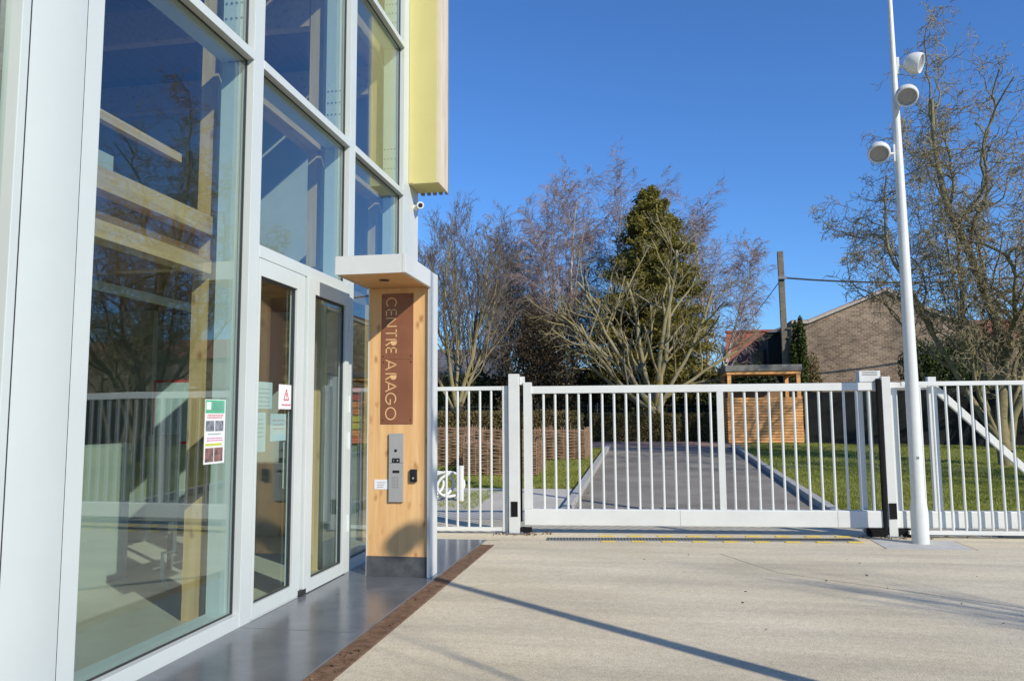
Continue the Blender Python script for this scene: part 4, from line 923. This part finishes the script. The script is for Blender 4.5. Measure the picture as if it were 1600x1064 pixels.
# leafy masses
def bush(name, c, rad, n, size, mat, label, seed, lobes=14, cat='bush', core=True):
    q = np.random.RandomState(seed); t = empty(name, (c[0], c[1], c[2] - rad[2]), label, cat); P = []
    L_ = [(q.uniform(-.6, .6, 3) * np.array(rad) + np.array(c), q.uniform(.32, .55) * np.array(rad)) for _ in range(lobes)]
    for lc, lr in L_:
        m = n // lobes; d = q.randn(m, 3); d /= np.linalg.norm(d, axis=1, keepdims=True); s = q.uniform(.72, 1.12, (m, 1))
        P.append(lc + d * s * lr)
    leafmesh('foliage', np.concatenate(P), size, mat, t)
    sg = []
    for lc, lr in L_: sg.append((c[0], c[1], c[2] - rad[2] - .1, lc[0], lc[1], lc[2], .06, .02))
    segmesh('branches', sg, 'bark_g', t, 5)
bush('ivy_clad_tree', (-4.35, 32.6, 3.5), (1.95, 1.0, 3.2), 38000, .042, 'brownleaf', 'dark brown dense leafy tree mass left of the birch trunks', 5, 30, 'tree')
bush('evergreen_bush', (13.7, 40, 2.9), (1.6, 1.1, 2.5), 16000, .075, 'ivy', 'dark green bush against the brick gable behind the lamp post', 6, 16)
bush('evergreen_bush', (15.0, 38, 2.2), (2.2, 1.2, 1.9), 14000, .075, 'ivy', 'low green shrub under the willow in front of the barn', 7, 12)
bush('evergreen_bush', (4.0, 36, 2.0), (1.0, 1.0, 1.7), 9000, .07, 'conifer', 'round green shrub just left of the timber hut', 17, 10)
bush('ivy_plant', (7.3, 39.7, 4.5), (.38, .4, 2.0), 7000, .06, 'ivy', 'ivy climbing the utility pole beside the brick gable', 9, 12, 'ivy')
bush('ivy_plant', (8.4, 43.9, 2.8), (1.0, .7, 2.1), 7000, .06, 'hedge', 'thin shrub growing against the lower left of the brick gable', 10, 12, 'shrub')
for i in range(8):
    x = -60 + i * 17; bush('distant_trees', (x, 95 + (i % 3) * 6, 3), (9, 4, 4.5), 3500, .35, 'hedge', 'x', 60 + i, 10)
for i, o in enumerate([o for o in COL.objects if o.name.startswith('distant_trees')]):
    o['label'] = 'far off tree clump on the horizon, ' + ('leftmost of all', 'second from the left', 'third from the left', 'beyond the slate roofed house', 'beyond the birches and conifer', 'beyond the brick gable', 'beyond the right barn', 'rightmost of all')[i]; o['group'] = 'far tree clumps on the horizon'; o['category'] = 'trees'

# ------------------------------------------------------------------ grass
def grass(name, regs, h):
    V = []
    for (x0, x1, y0, y1, n) in regs:
        x = x0 + (x1 - x0) * NR.rand(n); y = y0 + (y1 - y0) * NR.rand(n); z = np.where(y < 12, 0, np.where(y < 32, .035 * (y - 12), .7)) - .01
        cl = .6 + .5 * np.sin(x * 2.3 + np.sin(y * 1.7) * 2) * np.sin(y * 1.9 + x) + .4 * NR.rand(n)
        hh = h * np.clip(cl, .25, 1.6); a = NR.rand(n) * 6.283; w = .006 + .006 * NR.rand(n); dx = np.cos(a) * w; dy = np.sin(a) * w
        lx = NR.randn(n) * hh * .45; ly = NR.randn(n) * hh * .45
        V.append(np.stack([np.stack([x - dx, y - dy, z], 1), np.stack([x + dx, y + dy, z], 1), np.stack([x + lx, y + ly, z + hh], 1)], 1).reshape(-1, 3))
    V = np.concatenate(V); o = npmesh(name, V, np.arange(len(V)).reshape(-1, 3), 'grass', None, kind='stuff')
    tag(o, 'short green grass growing on the lawns behind the gate', 'grass')
grass('grass', [(2.88, 12, 12.0, 20, 150000), (2.88, 16, 20, 29, 70000), (-8, -1.42, 15.8, 20, 60000), (-9, -1.42, 20, 26.7, 40000), (-5.5, -2.9, 12.9, 15.3, 5000)], .055)

# dry leaves and grit caught along the edges
def litter(name, regs, size, mat, label):
    P = []
    for (x0, x1, y0, y1, n, z) in regs:
        P.append(np.stack([x0 + (x1 - x0) * NR.rand(n), y0 + (y1 - y0) * NR.rand(n), np.full(n, z) + .004 * NR.rand(n)], 1))
    o = leafmesh(name, np.concatenate(P), size, mat, None, 'stuff', flat=.93); tag(o, label, 'dry leaves')
litter('dry_leaves', [(-2.05, -1.5, 10.38, 10.52, 60, .010), (-1.75, -1.3, 10.45, 10.75, 45, .010), (-2.05, -1.9, 3, 10, 40, .012), (2.6, 3.5, 10.66, 10.8, 50, .008), (3.3, 8, 10.9, 11.2, 200, .008), (-1.8, 6, 6, 10, 26, .006), (-1.25, -1.1, 12.2, 20, 70, .12), (-3.0, -2.2, 7.80, 7.95, 14, .012)], .016, 'dryleaf', 'small brown dry leaves scattered along the gate and paving edges')
